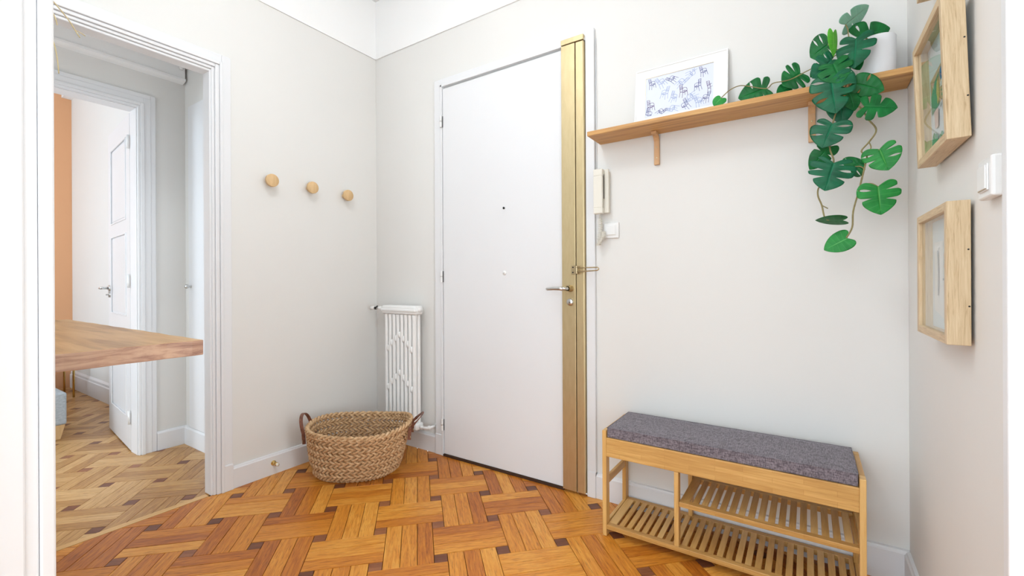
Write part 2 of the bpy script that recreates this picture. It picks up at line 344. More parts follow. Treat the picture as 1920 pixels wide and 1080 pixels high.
def parquet(parent, rect, q, s0, th, mp, mpa, mi, mia, maxn, vis=lambda c: inview(c), inset=None):
    p = q*math.sqrt(2); Wd = p*.79; Ln = 2*p-Wd; sq = (Ln-Wd)/2; pw = Wd/3
    a = th+math.pi/4; e1 = Vector((math.cos(a), math.sin(a))); e2 = Vector((math.cos(a-math.pi/2), math.sin(a-math.pi/2)))
    S = Vector(s0); pieces = []
    for i in range(-24, 25):
        for j in range(-24, 25):
            c = S+e1*(i*p)+e2*(j*p)
            cc = S+e1*((i+.5)*p)+e2*((j+.5)*p)
            if not (rect[0]-.3 < c.x < rect[2]+.3 and rect[1]-.3 < c.y < rect[3]+.3): continue
            pieces.append(('inlay', c, e1, sq/2, e2, sq/2))
            lo, sh = (e2, e1) if (i+j) % 2 == 0 else (e1, e2)
            for k in (-1, 0, 1):
                pieces.append(('plank', cc+sh*(k*pw), lo, Ln/2, sh, pw/2))
    singles = {'plank': [], 'inlay': []}; joined = {'plank': [], 'inlay': []}
    for kind, c, lo, hl, sh, hw in pieces:
        hl -= GAP; hw -= GAP
        poly = [tuple(c+lo*(u*hl)+sh*(v*hw)) for u, v in ((-1,-1),(1,-1),(1,1),(-1,1))]
        cp = clip(poly, rect)
        if not cp or parea(cp) < 8e-5: continue
        if inset and inset(c): continue
        full = len(cp) == 4 and abs(parea(cp)-parea(poly)) < 1e-7
        cen = (sum(x for x, y in cp)/len(cp), sum(y for x, y in cp)/len(cp))
        d = vis(cen); rec = (kind, c, lo, sh, cp, full, cen, hl, hw)
        if d is None: joined[kind].append(rec)
        else: singles[kind].append((parea(cp)/d**3, rec))
    shared = {}
    for kind in ('plank', 'inlay'):
        L = sorted(singles[kind], key=lambda t: -t[0]); keep = [r for _, r in L[:maxn]]; joined[kind] += [r for _, r in L[maxn:]]
        for kind_, c, lo, sh, cp, full, cen, hl, hw in keep:
            ang = math.atan2(lo.y, lo.x); dz = random.uniform(-.0005, .0004)
            key = (kind, 'f') if full else None
            me = shared.get(key) if key else None
            if me is None:
                R = Matrix.Rotation(-ang, 2)
                o0 = c if full else Vector(cen)
                loc = [R @ (Vector(t)-o0) for t in cp]
                if sum(loc[i-1].x*loc[i].y-loc[i].x*loc[i-1].y for i in range(len(loc))) < 0: loc.reverse()
                mb = MB(); nn = len(loc)
                bev = .0009
                cm = Vector((sum(l.x for l in loc)/nn, sum(l.y for l in loc)/nn))
                inn = [cm+(l-cm)*(1-bev/max(.01, (l-cm).length)) for l in loc]
                v = [(l.x,l.y,-TH) for l in loc]+[(l.x,l.y,-bev) for l in loc]+[(l.x,l.y,0) for l in inn]
                f = [tuple(range(2*nn, 3*nn))]; u = [[(l.x,l.y) for l in inn]]
                for b0 in (0, nn):
                    for i in range(nn):
                        g = (b0+i, b0+(i+1) % nn, b0+nn+(i+1) % nn, b0+nn+i); f.append(g); u.append([(v[t][0], v[t][1]) for t in g])
                mb.add(v, f, u); me = mb.mesh(kind)
                me.materials.append(mp if kind == 'plank' else mi)
                if key: shared[key] = me
            base = c if full else Vector(cen)
            o = D.objects.new('oak_plank' if kind == 'plank' else 'dark_inlay', me); COL.objects.link(o); o.parent = parent
            o.location = (base.x, base.y, dz); o.rotation_euler = (random.uniform(-.001,.001), 0, ang)
        if joined[kind]:
            mb = MB()
            for kind_, c, lo, sh, cp, full, cen, hl, hw in joined[kind]:
                if sum(cp[i-1][0]*cp[i][1]-cp[i][0]*cp[i-1][1] for i in range(len(cp))) < 0: cp = cp[::-1]
                nn = len(cp); uvs = [((Vector(t)-c).dot(lo), (Vector(t)-c).dot(sh)) for t in cp]
                tn = random.random(); v = [(x,y,-TH) for x, y in cp]+[(x,y,-.0002) for x, y in cp]
                f = [tuple(range(nn, 2*nn))]; u = [uvs]
                for i in range(nn): f.append((i,(i+1) % nn,nn+(i+1) % nn,nn+i)); u.append([uvs[i],uvs[(i+1) % nn],uvs[(i+1) % nn],uvs[i]])
                mb.add(v, f, u, tone=tn)
            o = obj('oak_planks' if kind == 'plank' else 'dark_inlays', mb, mpa if kind == 'plank' else mia, parent); o['kind'] = 'stuff'
fl = struct('floor', B(((0,BK,-.05),(RW,0,-TH))), M['subfloor'], 'orange oak basket-weave parquet with dark inlay squares in the entrance hall', 'floor')
parquet(fl, (.001,BK,RW-.001,-.001), .1616, (.5794,-.0966), .0094, M['plank'], M['plank_all'], M['inlay'], M['inlay_all'], 292)
fl2 = struct('floor_2', B(((-3.7,BK,-.05),(-.036,-.6,-TH))), M['subfloor'], 'oak basket-weave parquet in the corridor beyond the left doorway, cooler light put into its paler colour', 'floor')
def hallvis(c):
    if c[0] < -1.15 or c[1] > -.75 or c[1] < -1.75: return None
    return inview(c)
parquet(fl2, (-3.7,BK,-.037,-.66), .1650, (-.568,-.878), .0094, M['cool_lit_plank'], M['cool_lit_plank_all'], M['inlay'], M['inlay_all'], 200, hallvis)
struct('trim_4', B(((-.0345,-1.70,-.012),(-.001,-.985,.0012))), M['strip'], 'pale oak threshold strip between the two parquet floors', 'threshold')

# ------------------------------------------------------------------ baseboards
def skirt_prof(h=.104, t=.015): return [(0,0),(t,0),(t,h-.012),(t-.004,h-.008),(t-.006,h-.002),(0,h)]
def skirt_x(name, x0, x1, y, sg, lab, h=.104, t=.015):
    mb = MB(); mb.prism([(y+sg*a, z) for a, z in skirt_prof(h, t)], x0, x1, 'x'); return struct(name, mb, M['white'], lab, 'baseboard')
def skirt_y(name, y0, y1, x, sg, lab, h=.104, t=.015):
    mb = MB(); mb.prism([(x+sg*a, z) for a, z in skirt_prof(h, t)], y0, y1, 'y'); return struct(name, mb, M['white'], lab, 'baseboard')
skirt_x('baseboard_back_1', .001, .531, -.0005, -1, 'white baseboard behind the basket below the radiator', .104)
skirt_x('baseboard_back_2', 1.526, RW-.001, -.0005, -1, 'white baseboard on the back wall behind the bench', .112)
skirt_y('baseboard_left', -.888, -.016, .0005, 1, 'white baseboard on the left wall with the brass doorstop', .106)
skirt_y('baseboard_right', -.85, -.016, RW-.0005, -1, 'white baseboard at the foot of the right wall', .112)

# ------------------------------------------------------------------ left doorway casing
mb = MB()
Y1, Y2, Y3 = -.889, -.935, -.973; ZT1, ZT2, ZT3 = 2.088, 2.047, 2.003; YL = -1.66
def casing_y(mb, steps, ya, yb, sx=1, x=0):
    """steps: (offset0, offset1, proud); frame around an opening in an x=const wall"""
    for o0, o1, pr, z0, z1 in steps:
        mb.box((x, ya+o0, 0), (x+sx*pr, ya+o1, z1)); mb.box((x, ya+o1, z0), (x+sx*pr, yb-o1, z1)); mb.box((x, yb-o1, 0), (x+sx*pr, yb-o0, z1))
steps = [(.046,.086,.017,ZT2,ZT1), (.034,.048,.026,2.036,2.0505), (.016,.034,.019,2.021,2.036), (0.004,.016,.011,2.008,2.021)]
for o0, o1, pr, z0, z1 in steps:
    mb.box((.0005, Y3+o0, 0), (pr, Y3+o1, z1)); mb.box((.0005, YL-o0, z0), (pr, Y3+o0, z1)); mb.box((.0005, YL-o1, 0), (pr, YL-o0, z1))
mb.box((-.062, Y3-.004, 0), (.004, Y3+.006, 2.008)); mb.box((-.062, YL-.006, 0), (.004, YL+.004, 2.008)); mb.box((-.062, YL, 1.996), (.004, Y3, 2.008))
mb.box((.0005, Y3+.046, 0), (.024, Y3+.088, .125)) 
struct('trim_5', mb, M['white'], 'white moulded casing around the open doorway in the left wall', 'door frame', bevel=.003)
# near casing on the wall end beside the camera
mb = B(((1.262,FY-.001,0),(1.281,FY+.018,2.25)), ((1.20,FY+.0005,0),(1.262,FY+.014,2.25)), ((1.268,-1.80,0),(1.276,FY-.001,2.25)), ((1.271,-1.90,0),(1.279,-1.772,2.25)), ((1.271,-1.90,0),(1.283,-1.81,2.25)))
struct('trim_6', mb, M['white'], 'white moulded door jamb filling the left edge of the view', 'door frame', bevel=.003)
# casing on right wall
mb = MB()
mb.box((RW-.018,-.962,0),(RW-.0005,-.932,2.15)); mb.box((RW-.026,-.972,0),(RW-.0005,-.948,2.08)); mb.box((RW-.018,-1.50,2.06),(RW-.0005,-.955,2.15)); mb.box((RW-.018,-1.58,0),(RW-.0005,-1.49,2.15))
struct('trim_7', mb, M['white'], 'white door casing at the right edge of the right wall', 'door frame', bevel=.003)
# ------------------------------------------------------------------ entrance door
mb = MB()
XL0, XL1, XR0, XR1, ZD0, ZD1 = .531, .588, 1.484, 1.527, 2.125, 2.168
mb.box((XL0,-.018,0),(XL1,-.0005,ZD1)); mb.box((XR0,-.018,0),(XR1,-.0005,ZD1)); mb.box((XL1,-.018,ZD0),(XR0,-.0005,ZD1))
mb.box((XL1-.008,-.024,0),(XL1+.006,-.0005,ZD0+.008)); mb.box((XL1-.008,-.024,ZD0-.004),(XR0,-.0005,ZD0+.008))
mb.box((XL0-.001,-.022,0),(XL1-.006,-.0005,.118)); mb.box((XR0+.002,-.022,0),(XR1,-.0005,.118))
ef = struct('trim_8', mb, M['white'], 'white painted casing around the entrance door', 'door frame', bevel=.002)
door = struct('door_1', B(((.598,-.020,.014),(1.366,-.0005,2.108))), M['white'], 'flat white entrance door with a tall brass lock strip', 'door', bevel=.002)
P = lambda name, mb, m, **k: obj(name, mb, m, k.pop('parent', door), **k)
P('brass_strip', B(((1.366,-.034,.012),(1.4375,-.0008,2.118))), M['brass'], bevel=.002, label='wide brass lock strip')
P('lock_rail', B(((1.4405,-.034,.012),(1.482,-.0008,2.118))), M['brass'], bevel=.004, label='narrow brass rail')
P('strip_gap', B(((1.4375,-.026,.012),(1.4405,-.0008,2.118))), M['black'])
P('brass_cap', B(((1.366,-.036,2.121),(1.482,-.0008,2.146))), M['brass'], bevel=.002)
P('threshold_plate', B(((.595,-.026,.0008),(1.366,-.0005,.012))), M['subfloor'])
for z in (1.921, 1.032, .182):
    h = P('hinge', MB().cyl((.592,-.030,z-.034),(.592,-.030,z+.030),.0065,n=14), M['plastic'], smooth=True, auto=True)
    P('hinge_ring', MB().cyl((.592,-.030,z-.004),(.592,-.030,z+.002),.0072,n=14), M['chrome'], parent=h)
    P('hinge_shadow_gap', B(((.5988,-.0235,z-.034),(.6005,-.0200,z+.030))), M['black'], parent=h)
P('peephole', MB().lathe([(0,.0),(.005,.0),(.006,-.004),(.003,-.005),(0,-.0052)], (1.023,-.020,1.384), 16, (0,1,0)), M['black'], smooth=True)
b = P('button', MB().lathe([(.0001,-.004),(.010,-.004),(.012,-.001),(.012,.0)], (1.024,-.020,1.045), 20, (0,1,0)), M['plastic'], smooth=True, label='small round white cover with a steel centre')
P('button_screw', MB().lathe([(.0001,-.0055),(.003,-.0055),(.004,-.003)], (1.024,-.020,1.045), 12, (0,1,0)), M['chrome'], parent=b)
h = P('lever_handle', MB().tube([(1.412,-.036,.966),(1.412,-.062,.966),(1.411,-.078,.966),(1.404,-.088,.966),(1.392,-.090,.966)], .0085, 12), M['chrome'], smooth=True, label='brushed steel lever')
mb = MB(); mb.tube([(1.400,-.090,.966),(1.385,-.091,.966),(1.345,-.090,.966),(1.318,-.088,.964),(1.312,-.087,.964)], lambda t: .0105-.004*t, 14)
P('lever', mb, M['chrome'], parent=h, smooth=True)
P('handle_rose', MB().lathe([(.012,-.036+.001),(.0115,-.012),(.016,-.006),(.016,0)], (1.412,-.034,.966), 24, (0,1,0)), M['agedbrass'], parent=h, smooth=True)
c = P('lock_cylinder', MB().lathe([(.0001,-.010),(.0135,-.010),(.0165,-.007),(.0175,0)], (1.410,-.034,.902), 28, (0,1,0)), M['chrome'], smooth=True)
P('keyhole', B(((1.4092,-.0455,.897),(1.4108,-.0435,.905))), M['black'], parent=c)
# door guard
g = P('door_guard', B(((1.418,-.040,1.032),(1.4365,-.034,1.074)), ((1.4415,-.040,1.034),(1.462,-.034,1.072))), M['agedbrass'], bevel=.001, label='aged brass swing-bar door guard')
for z in (1.041, 1.065):
    P('screw', MB().lathe([(.0001,-.003),(.003,-.002),(.0035,0)], (1.427,-.040,z), 10, (0,1,0)), M['black'], parent=g, smooth=True)
P('guard_knuckle', MB().cyl((1.451,-.052,1.036),(1.451,-.052,1.070),.007,n=14).box((1.446,-.050,1.044),(1.456,-.034,1.062)), M['agedbrass'], parent=g, auto=True, smooth=True)
P('guard_bar', MB().tube([(1.452,-.055,1.043),(1.49,-.064,1.045),(1.545,-.076,1.047),(1.566,-.080,1.048),(1.572,-.081,1.052),(1.572,-.081,1.057),(1.566,-.080,1.061),(1.49,-.064,1.062),(1.452,-.055,1.064)], .0028, 8), M['agedbrass'], parent=g, smooth=True)

# ------------------------------------------------------------------ intercom, cable, switches
ic = thing('intercom_handset', 'cream door intercom handset with a coiled cord right of the brass strip', 'intercom', (1.56,0,1.30))
def I(name, mb, m, **k):
    for i, v in enumerate(mb.v): mb.v[i] = (v[0]-1.56, v[1], v[2]-1.30)
    return obj(name, mb, m, k.pop('parent', ic), **k)
I('base_plate', B(((1.542,-.032,1.306),(1.600,-.0195,1.505))), M['cream'], bevel=.004)
I('wall_block', B(((1.548,-.0195,1.312),(1.596,-.001,1.498))), M['cream'], bevel=.002)
I('handset', B(((1.538,-.060,1.302),(1.581,-.034,1.330)), ((1.538,-.060,1.470),(1.581,-.034,1.503)), ((1.538,-.060,1.328),(1.581,-.044,1.472))), M['cream'], bevel=.004)
I('handset_slot', B(((1.5805,-.041,1.37),(1.5825,-.038,1.48))), M['black'])
pts = []
for i in range(520):
    t = i/519; a = t*2*math.pi*34
    if t < .55: z = 1.300-.138*(t/.55)**.9; x = 1.562+.004*math.sin(t*9)
    else: z = 1.162+.060*((t-.55)/.45); x = 1.562+.004*math.sin(t*9)+.022*math.sin((t-.55)/.45*math.pi*.5)-.004
    if t < .06: rr = .001+.005*t/.06
    else: rr = .0088
    y = -.034+ (0 if t < .55 else -.004)
    pts.append((x-.004+rr*math.cos(a), y+rr*math.sin(a), z))
I('coiled_cord', MB().tube(pts, .0018, 5), M['cream'], smooth=True)
cb = obj('intercom_cable', MB().tube([(1.5325,-.004,1.52),(1.5325,-.004,1.75),(1.531,-.004,2.12)], .0022, 6), M['white'], smooth=True)
cb['label'] = 'thin white cable running up beside the entrance door casing'; cb['category'] = 'cable'

def switch(name, label, M4, s=.072):
    t = thing(name, label, 'light switch'); t.matrix_world = M4
    obj('switch_plate', B(((-s/2,0,-s/2),(s/2,.010,s/2))), M['plastic'], t, bevel=.003)
    obj('rocker_frame', B(((-s*.33,.0101,-s*.33),(s*.33,.0115,s*.33))), M['black'] if False else M['plastic'], t, bevel=.001)
    r = obj('rocker', B(((-s*.29,.0115,-s*.29),(s*.29,.0128,s*.29))), M['plastic'], t, bevel=.002)
    obj('rocker_gap', B(((-s*.30,.0116,-s*.305),(s*.30,.0122,-s*.292))), M['agedbrass'], r)
    return t
switch('light_switch', 'square white light switch right of the intercom on the back wall', Matrix.Translation((1.6035,-.0005,1.229)) @ Matrix.Rotation(math.pi, 4, 'Z'), .070)
switch('light_switch', 'deep white light switch above right of the lower picture on the right wall', Matrix.Translation((RW-.0005,-.833,1.176)) @ Matrix.Rotation(math.pi/2, 4, 'Z') @ Matrix.Scale(1.7, 4, (0,1,0)), .070)

# ------------------------------------------------------------------ wooden knobs
kb = [(-.703,1.528,'left'), (-.477,1.530,'middle'), (-.246,1.523,'right')]
first = None
labs = ['round wooden wall knob nearest the open doorway', 'middle one of the three round wooden wall knobs', 'round wooden wall knob nearest the room corner']
for (y, z, _), lab in zip(kb, labs):
    if first is None:
        t = thing('coat_peg', lab, 'wall hook', (0,y,z), 'round wooden knobs on the left wall')
        mb = MB().lathe([(.0001,.050),(.0295,.050),(.0325,.048),(.0330,.045),(.0325,.034),(.030,.031),(.014,.029)], (0,0,0), 40, (1,0,0))
        a_ = obj('knob_head', mb, M['knob'], t, smooth=True, auto=True)
        b_ = obj('knob_stem', MB().cyl((.0006,0,0),(.031,0,0),.014,n=24), M['knob'], t, smooth=True, auto=True); first = t
    else:
        t = first.copy(); COL.objects.link(t); t.location = (0,y,z); t['label'] = lab
        for c_ in (a_, b_):
            q = c_.copy(); COL.objects.link(q); q.parent = t

# ------------------------------------------------------------------ radiator
rt = thing('radiator', 'narrow white cast-iron column radiator between the basket and the entrance door', 'radiator', (.31,-.08,0))
def R(name, mb, m=None, **k):
    for i, v in enumerate(mb.v): mb.v[i] = (v[0]-.31, v[1]+.08, v[2])
    return obj(name, mb, m or M['radiator'], k.pop('parent', rt), **k)
RAD0, RADP = .1645, .0338
NC = 8; x0r = RAD0; pit = RADP
nodes1 = [.597,.632,.660,.684,.660,.632,.600]; nodes2 = [.362,.398,.428,.456,.428,.398,.368]
for k in range(NC):
    xc = x0r+pit*(k+.5); mb = MB()
    prof = [(.0166,.150),(.0162,.185),(.0146,.205),(.0136,.23),(.0136,.76),(.0146,.785),(.0162,.806)]
    v = []; n = 14
    for rr, z in prof:
        for i in range(n):
            a = 2*math.pi*i/n
            v.append((xc+rr*math.cos(a)*.90, -.073+rr*1.05*math.sin(a), z))
    f = []
    for j in range(len(prof)-1):
        for i in range(n): f.append((j*n+i, j*n+(i+1) % n, (j+1)*n+(i+1) % n, (j+1)*n+i))
    mb.add(v, f); col = R('column', mb, smooth=True)
    R('rear_column', MB().cyl((xc,-.042,.150),(xc,-.042,.815),.0125,n=12,cap=False), parent=col, smooth=True)
    if k < NC-1:
        for z in (nodes1[k], nodes2[k]):
            mb = MB().lathe([(.0001,-.020),(.008,-.017),(.0105,-.006),(.0105,.006),(.007,.016),(.0001,.020)], (xc+pit/2,-.079,z), 12)
            R('bridge', mb, parent=col, smooth=True)
            R('bridge_web', B(((xc+pit/2-.0060,-.082,z-.017),(xc+pit/2+.0060,-.040,z+.004))), parent=col, bevel=.002)
def header(z0, z1, xa, xb, ya, yb):
    mb = MB(); mb.box((xa,ya,z0),(xb,yb,z1)); return mb
R('top_header', header(.806,.860,.152,.447,-.096,-.028), bevel=.014, seg=4, smooth=True)
R('top_moulding', header(.822,.842,.150,.450,-.101,-.032), bevel=.008, seg=3, smooth=True)
R('bottom_header', header(.132,.172,.152,.447,-.092,-.028), bevel=.012, seg=4, smooth=True)
R('end_boss', MB().lathe([(.016,0),(.016,.006),(.012,.012),(.0001,.014)], (.446,-.062,.838), 20, (1,0,0)), smooth=True)
for bx_ in (.25, .36):
    for bz_ in (.80, .15): R('wall_bracket', B(((bx_,-.036,bz_),(bx_+.02,-.001,bz_+.015))))
vk = R('valve_knob', MB().lathe([(.0001,0),(.011,0),(.0135,.003),(.0125,.018),(.0135,.030),(.009,.034)], (.042,-.08,.838), 20, (1,0,0)), M['plastic'], smooth=True)
R('valve_face', MB().lathe([(.0001,-.001),(.005,-.001),(.005,.0)], (.042,-.08,.838), 14, (1,0,0)), M['black'], parent=vk)
R('valve_union', MB().lathe([(.006,0),(.009,.003),(.009,.012),(.006,.016)], (.078,-.08,.838), 12, (1,0,0)).tube([(.086,-.08,.84),(.093,-.08,.846),(.10,-.08,.852)], .004, 8), M['black'], smooth=True)
R('supply_pipe', MB().cyl((.076,-.07,.838),(.155,-.07,.838),.007,n=14).cyl((.085,-.08,.838),(.085,-.003,.838),.007,n=12).lathe([(.011,0),(.013,.006),(.013,.020),(.010,.026)], (.12,-.08,.838), 16, (1,0,0)), smooth=True)
R('return_valve', MB().tube([(.446,-.060,.150),(.480,-.060,.150),(.505,-.056,.152),(.516,-.040,.155),(.516,-.003,.156)], .0085, 12).lathe([(.012,0),(.013,.008),(.010,.018)], (.456,-.06,.150), 14, (1,0,0)).lathe([(.011,-.012),(.013,0),(.008,.012),(.0001,.014)], (.508,-.050,.153), 14, (.6,-.5,.3)), smooth=True)

# ------------------------------------------------------------------ brass doorstop
ds = thing('doorstop', 'small brass doorstop with a pale rubber tip on the left baseboard', 'doorstop', (.0157,-.690,.060))
obj('brass_body', MB().lathe([(.013,0),(.013,.003),(.007,.006),(.006,.022),(.0095,.026),(.0095,.034),(.006,.036)], (0,0,0), 22, (1,0,0)), M['goldbrass'], ds, smooth=True)
obj('rubber_tip', MB().lathe([(.006,.034),(.0085,.036),(.0085,.044),(.0001,.047)], (0,0,0), 18, (1,0,0)), M['rubber'], ds, smooth=True)

# ------------------------------------------------------------------ basket
bt = thing('woven_basket', 'oval woven seagrass basket with brown leather handles standing in the corner', 'basket', (.36,-.42,0))
AX = math.radians(39); ux = Vector((math.cos(AX), math.sin(AX), 0)); uy = Vector((-math.sin(AX), math.cos(AX), 0))
NR = 13; HT = .238
def bprof(t):            # t 0 bottom .. 1 rim : half axes and centre shift
    s = t**.75
    a = .204+(.255-.204)*s; b = .150+(.204-.150)*s
    if t < .12: a -= .02*(1-t/.12)**2; b -= .02*(1-t/.12)**2
    return a, b, Vector((-.008+.036*t, -.008-.006*t, 0))
def bpt(t, ph, off=0):
    a, b, c = bprof(t); e = .92
    cx = math.copysign(abs(math.cos(ph))**e, math.cos(ph)); sy = math.copysign(abs(math.sin(ph))**e, math.sin(ph))
    z = HT*t+.010
    # sagging sides, sides at the handles a little higher, dent low at the left front
    z += t*(.012*(math.cos(ph)**2) - .010*math.sin(ph)**2*(1 if math.sin(ph) < 0 else .2)+.004*math.sin(3*ph+1))
    dent = math.exp(-((ph-math.pi*1.12)/.42)**2)*math.exp(-((t-.16)/.10)**2)
    bul = math.exp(-((ph-math.pi*1.12)/.42)**2)*math.exp(-((t-.02)/.08)**2)
    k = 1-.05*dent+.05*bul+.006*math.sin(5*ph+7*t)
    p = c+ux*((a*k+off)*cx)+uy*((b*k+off)*sy); return Vector((p.x, p.y, z))
def rope(t, R0, strands=3, tw=44, r=.0052, N=300, amp=.0046):
    mb = MB()
    for s in range(strands):
        path = []
        for i in range(N):
            ph = 2*math.pi*i/N; q = tw*ph+2*math.pi*s/strands
            o = amp*math.cos(q); dz = amp*1.25*math.sin(q)
            p = bpt(t, ph, o); path.append(p+Vector((0,0,dz)))
        mb.tube(path, r, 5, closed=True)
    return mb
for k in range(NR):
    t = k/(NR-1)
    obj('rope_coil', rope(t, None, 2, 28*(1 if k % 2 else -1), .0064, 360, .0055), M['jute'], bt, smooth=True)
obj('rim_coil', rope(1.04, None, 2, 27, .0072, 360, .0055), M['jute'], bt, smooth=True)
mb = MB(); ring = []
for kk in range(1, 13):
    f_ = kk/13; path = []
    for i in range(160):
        ph = 2*math.pi*i/160; p = bpt(0, ph); path.append(Vector((p.x*f_, p.y*f_, .008)))
    mb.tube(path, .0075, 5, closed=True)
obj('basket_base', mb, M['jute'], bt, smooth=True)
def handle(sgn):
    e = bpt(.93, 0 if sgn > 0 else math.pi, .012); out = ux*sgn
    path = []; 
    if sgn < 0:      # upright loop on the left
        w = .062; tiltv = (out*.28+Vector((0,0,1))).normalized(); hgt = .085; drop = .055
    else:            # leaning outward on the right
        w = .060; tiltv = (out*.85+Vector((0,0,.80))).normalized(); hgt = .082; drop = .06
    for i in range(7): path.append(e-uy*(w)+Vector((0,0,-drop*(1-i/6)))-out*.004*(1-i/6))
    for i in range(1, 16):
        a = math.pi*i/16; path.append(e-uy*(w*math.cos(a))+tiltv*(hgt*math.sin(a)**.8))
    for i in range(7): path.append(e+uy*w+Vector((0,0,-drop*i/6))-out*.004*i/6)
    h = obj('leather_handle', MB().strap(path, out*1 if sgn < 0 else out.cross(uy)*1+out*.8, .017, .0045), M['leather'], bt, smooth=False, bevel=.0012)
    for s_ in (-1, 1):
        c = e+uy*(w*s_)+Vector((0,0,-drop*.75))+out*.001
        inn = c-out*.030
        obj('rivet', MB().lathe([(.0001,.004),(.006,.003),(.0075,0)], c, 12, out).lathe([(.0001,.004),(.008,.003),(.010,0)], inn, 12, -out), M['agedbrass'], h, smooth=True)
        obj('inner_patch', MB().lathe([(.0001,.002),(.015,.002),(.016,-.001)], c-out*.026, 14, -out), M['leather'], h)
handle(-1); handle(1)

# ------------------------------------------------------------------ bench
BX0, BX1, BYF, BYB = 1.666, 2.4845, -.281, -.022
bn = thing('shoe_bench', 'bamboo shoe bench with slatted shelves below a grey cushion against the back wall', 'bench', ((BX0+BX1)/2, (BYF+BYB)/2, 0))
OX, OY = (BX0+BX1)/2, (BYF+BYB)/2
def S(name, mb, m, **k):
    for i, v in enumerate(mb.v): mb.v[i] = (v[0]-OX, v[1]-OY, v[2])
    return obj(name, mb, m, k.pop('parent', bn), bevel=k.pop('bevel', .0018), **k)
LT = .0165; LD = .034
for x in (BX0, BX1-LT):
    S('leg', B(((x,BYF,0.0006),(x+LT,BYF+LD,.414))), M['bamboo_z'])
    S('leg', B(((x,BYB-LD,0.0006),(x+LT,BYB,.414))), M['bamboo_z'])
    xi = x+.001 if x == BX0 else x-.001
    S('side_top_rail', B(((x+.0005,BYF+LD,.312),(x+LT-.0005,BYB-LD,.4135))), M['bamboo_y']) if False else S('side_top_rail', B(((x+.0005,BYF+LD,.380),(x+LT-.0005,BYB-LD,.4138))), M['bamboo_y'])
    S('side_rail', B(((x+.002,BYF+LD,.196),(x+LT-.002,BYB-LD,.226))), M['bamboo_y'])
    S('lower_side_rail', B(((x+.002,BYF+LD,.020),(x+LT-.002,BYB-LD,.050))), M['bamboo_y'])
IX0, IX1 = BX0+LT, BX1-LT
S('front_apron', B(((IX0,BYF+.001,.3125),(IX1,BYF+.0155,.3865))), M['bamboo_x'])
S('back_apron', B(((IX0,BYB-.0155,.335),(IX1,BYB-.001,.3865))), M['bamboo_x'])
S('seat_board', B(((IX0+.001,BYF+.0165,.3765),(IX1-.001,BYB-.0165,.3860))), M['bamboo_x'])
S('divider_post', B(((1.9385,BYF+.001,.0455),(1.9545,BYF+.030,.3120))), M['bamboo_z'])
S('divider_post', B(((1.9385,BYB-.032,.0545),(1.9545,BYB-.002,.3345))), M['bamboo_z'])
def slatshelf(x0, x1, zf, zb, tag, pitch=.0292, sw=.0195, first=.031, skip=None, front_h=.0175):
    yf, yb = BYF+.001, BYB-.002
    fr = S('front_rail', B(((x0,yf,zf-front_h),(x1,yf+.024,zf))), M['bamboo_x'])
    rr = S('rear_rail', B(((x0,yb-.022,zb-.020),(x1,yb,zb))), M['bamboo_x'])
    xs = x0+.001; wide = first
    cells = []
    cells.append((xs, xs+wide)); x = xs+wide+.0098
    while x+sw < x1-.012:
        cells.append((x, x+sw)); x += pitch
    cells.append((x, x1-.001))
    me = None
    for a, b in cells:
        if b-a < .006: continue
        mb = MB(); ya, yb2 = yf+.0235, yb-.0215
        z1, z2 = zf-.0005, zb-.0005
        mb.add([(a,ya,z1-.008),(b,ya,z1-.008),(b,yb2,z2-.008),(a,yb2,z2-.008),(a,ya,z1),(b,ya,z1),(b,yb2,z2),(a,yb2,z2)],
               [(0,3,2,1),(4,5,6,7),(0,1,5,4),(1,2,6,5),(2,3,7,6),(3,0,4,7)])
        S('slat', mb, M['bamboo_y'], bevel=.001)
slatshelf(IX0, IX1, .0455, .0535, 'low')
slatshelf(1.9555, IX1, .2080, .2080, 'mid')
S('shelf_side_cleat', B(((IX1-.010,BYF+.026,.184),(IX1-.0005,BYB-.026,.1995))), M['bamboo_y'])
cu = thing('seat_cushion', 'thin charcoal melange fabric cushion lying on the bamboo bench', 'cushion', (OX, OY, .3868))
mb = MB(); nx, ny = 40, 14; hx, hy, th_ = (IX1-IX0)/2-.0025, (BYB-BYF)/2-.004, .0415
def cpt(i, j, top):
    x = -hx+2*hx*i/nx; y = -hy+2*hy*j/ny
    ex = min(1, min(i, nx-i)/1.5); ey = min(1, min(j, ny-j)/1.5)
    z = th_-.003*(1-ex*ey)+.0012*math.sin(x*9)*math.sin(y*14+1)*ex*ey if top else 0.0005
    return (x, y, z)
idx = {}
v = []; f = []
for top in (1, 0):
    for j in range(ny+1):
        for i in range(nx+1): idx[(top,i,j)] = len(v); v.append(cpt(i,j,top))
for top in (1, 0):
    for j in range(ny):
        for i in range(nx): f.append((idx[(top,i,j)],idx[(top,i+1,j)],idx[(top,i+1,j+1)],idx[(top,i,j+1)]))
per = [(i,0) for i in range(nx)]+[(nx,j) for j in range(ny)]+[(i,ny) for i in range(nx,0,-1)]+[(0,j) for j in range(ny,0,-1)]
for k in range(len(per)):
    a, b = per[k], per[(k+1) % len(per)]; f.append((idx[(1,*a)],idx[(1,*b)],idx[(0,*b)],idx[(0,*a)]))
mb.add(v, f); obj('cushion_body', mb, M['cushion'], cu, bevel=.004, seg=3)
loop = [(-hx,-hy),(hx,-hy),(hx,hy),(-hx,hy)]
obj('edge_seam', MB().tube([(sx*hx*1.0, sy*hy*1.0, th_-.0035) for sx, sy in ((-1,-1),(-.5,-1),(0,-1),(.5,-1),(1,-1),(1,0),(1,1),(.5,1),(0,1),(-.5,1),(-1,1),(-1,0))], .0016, 6, closed=True), M['cushion'], cu)

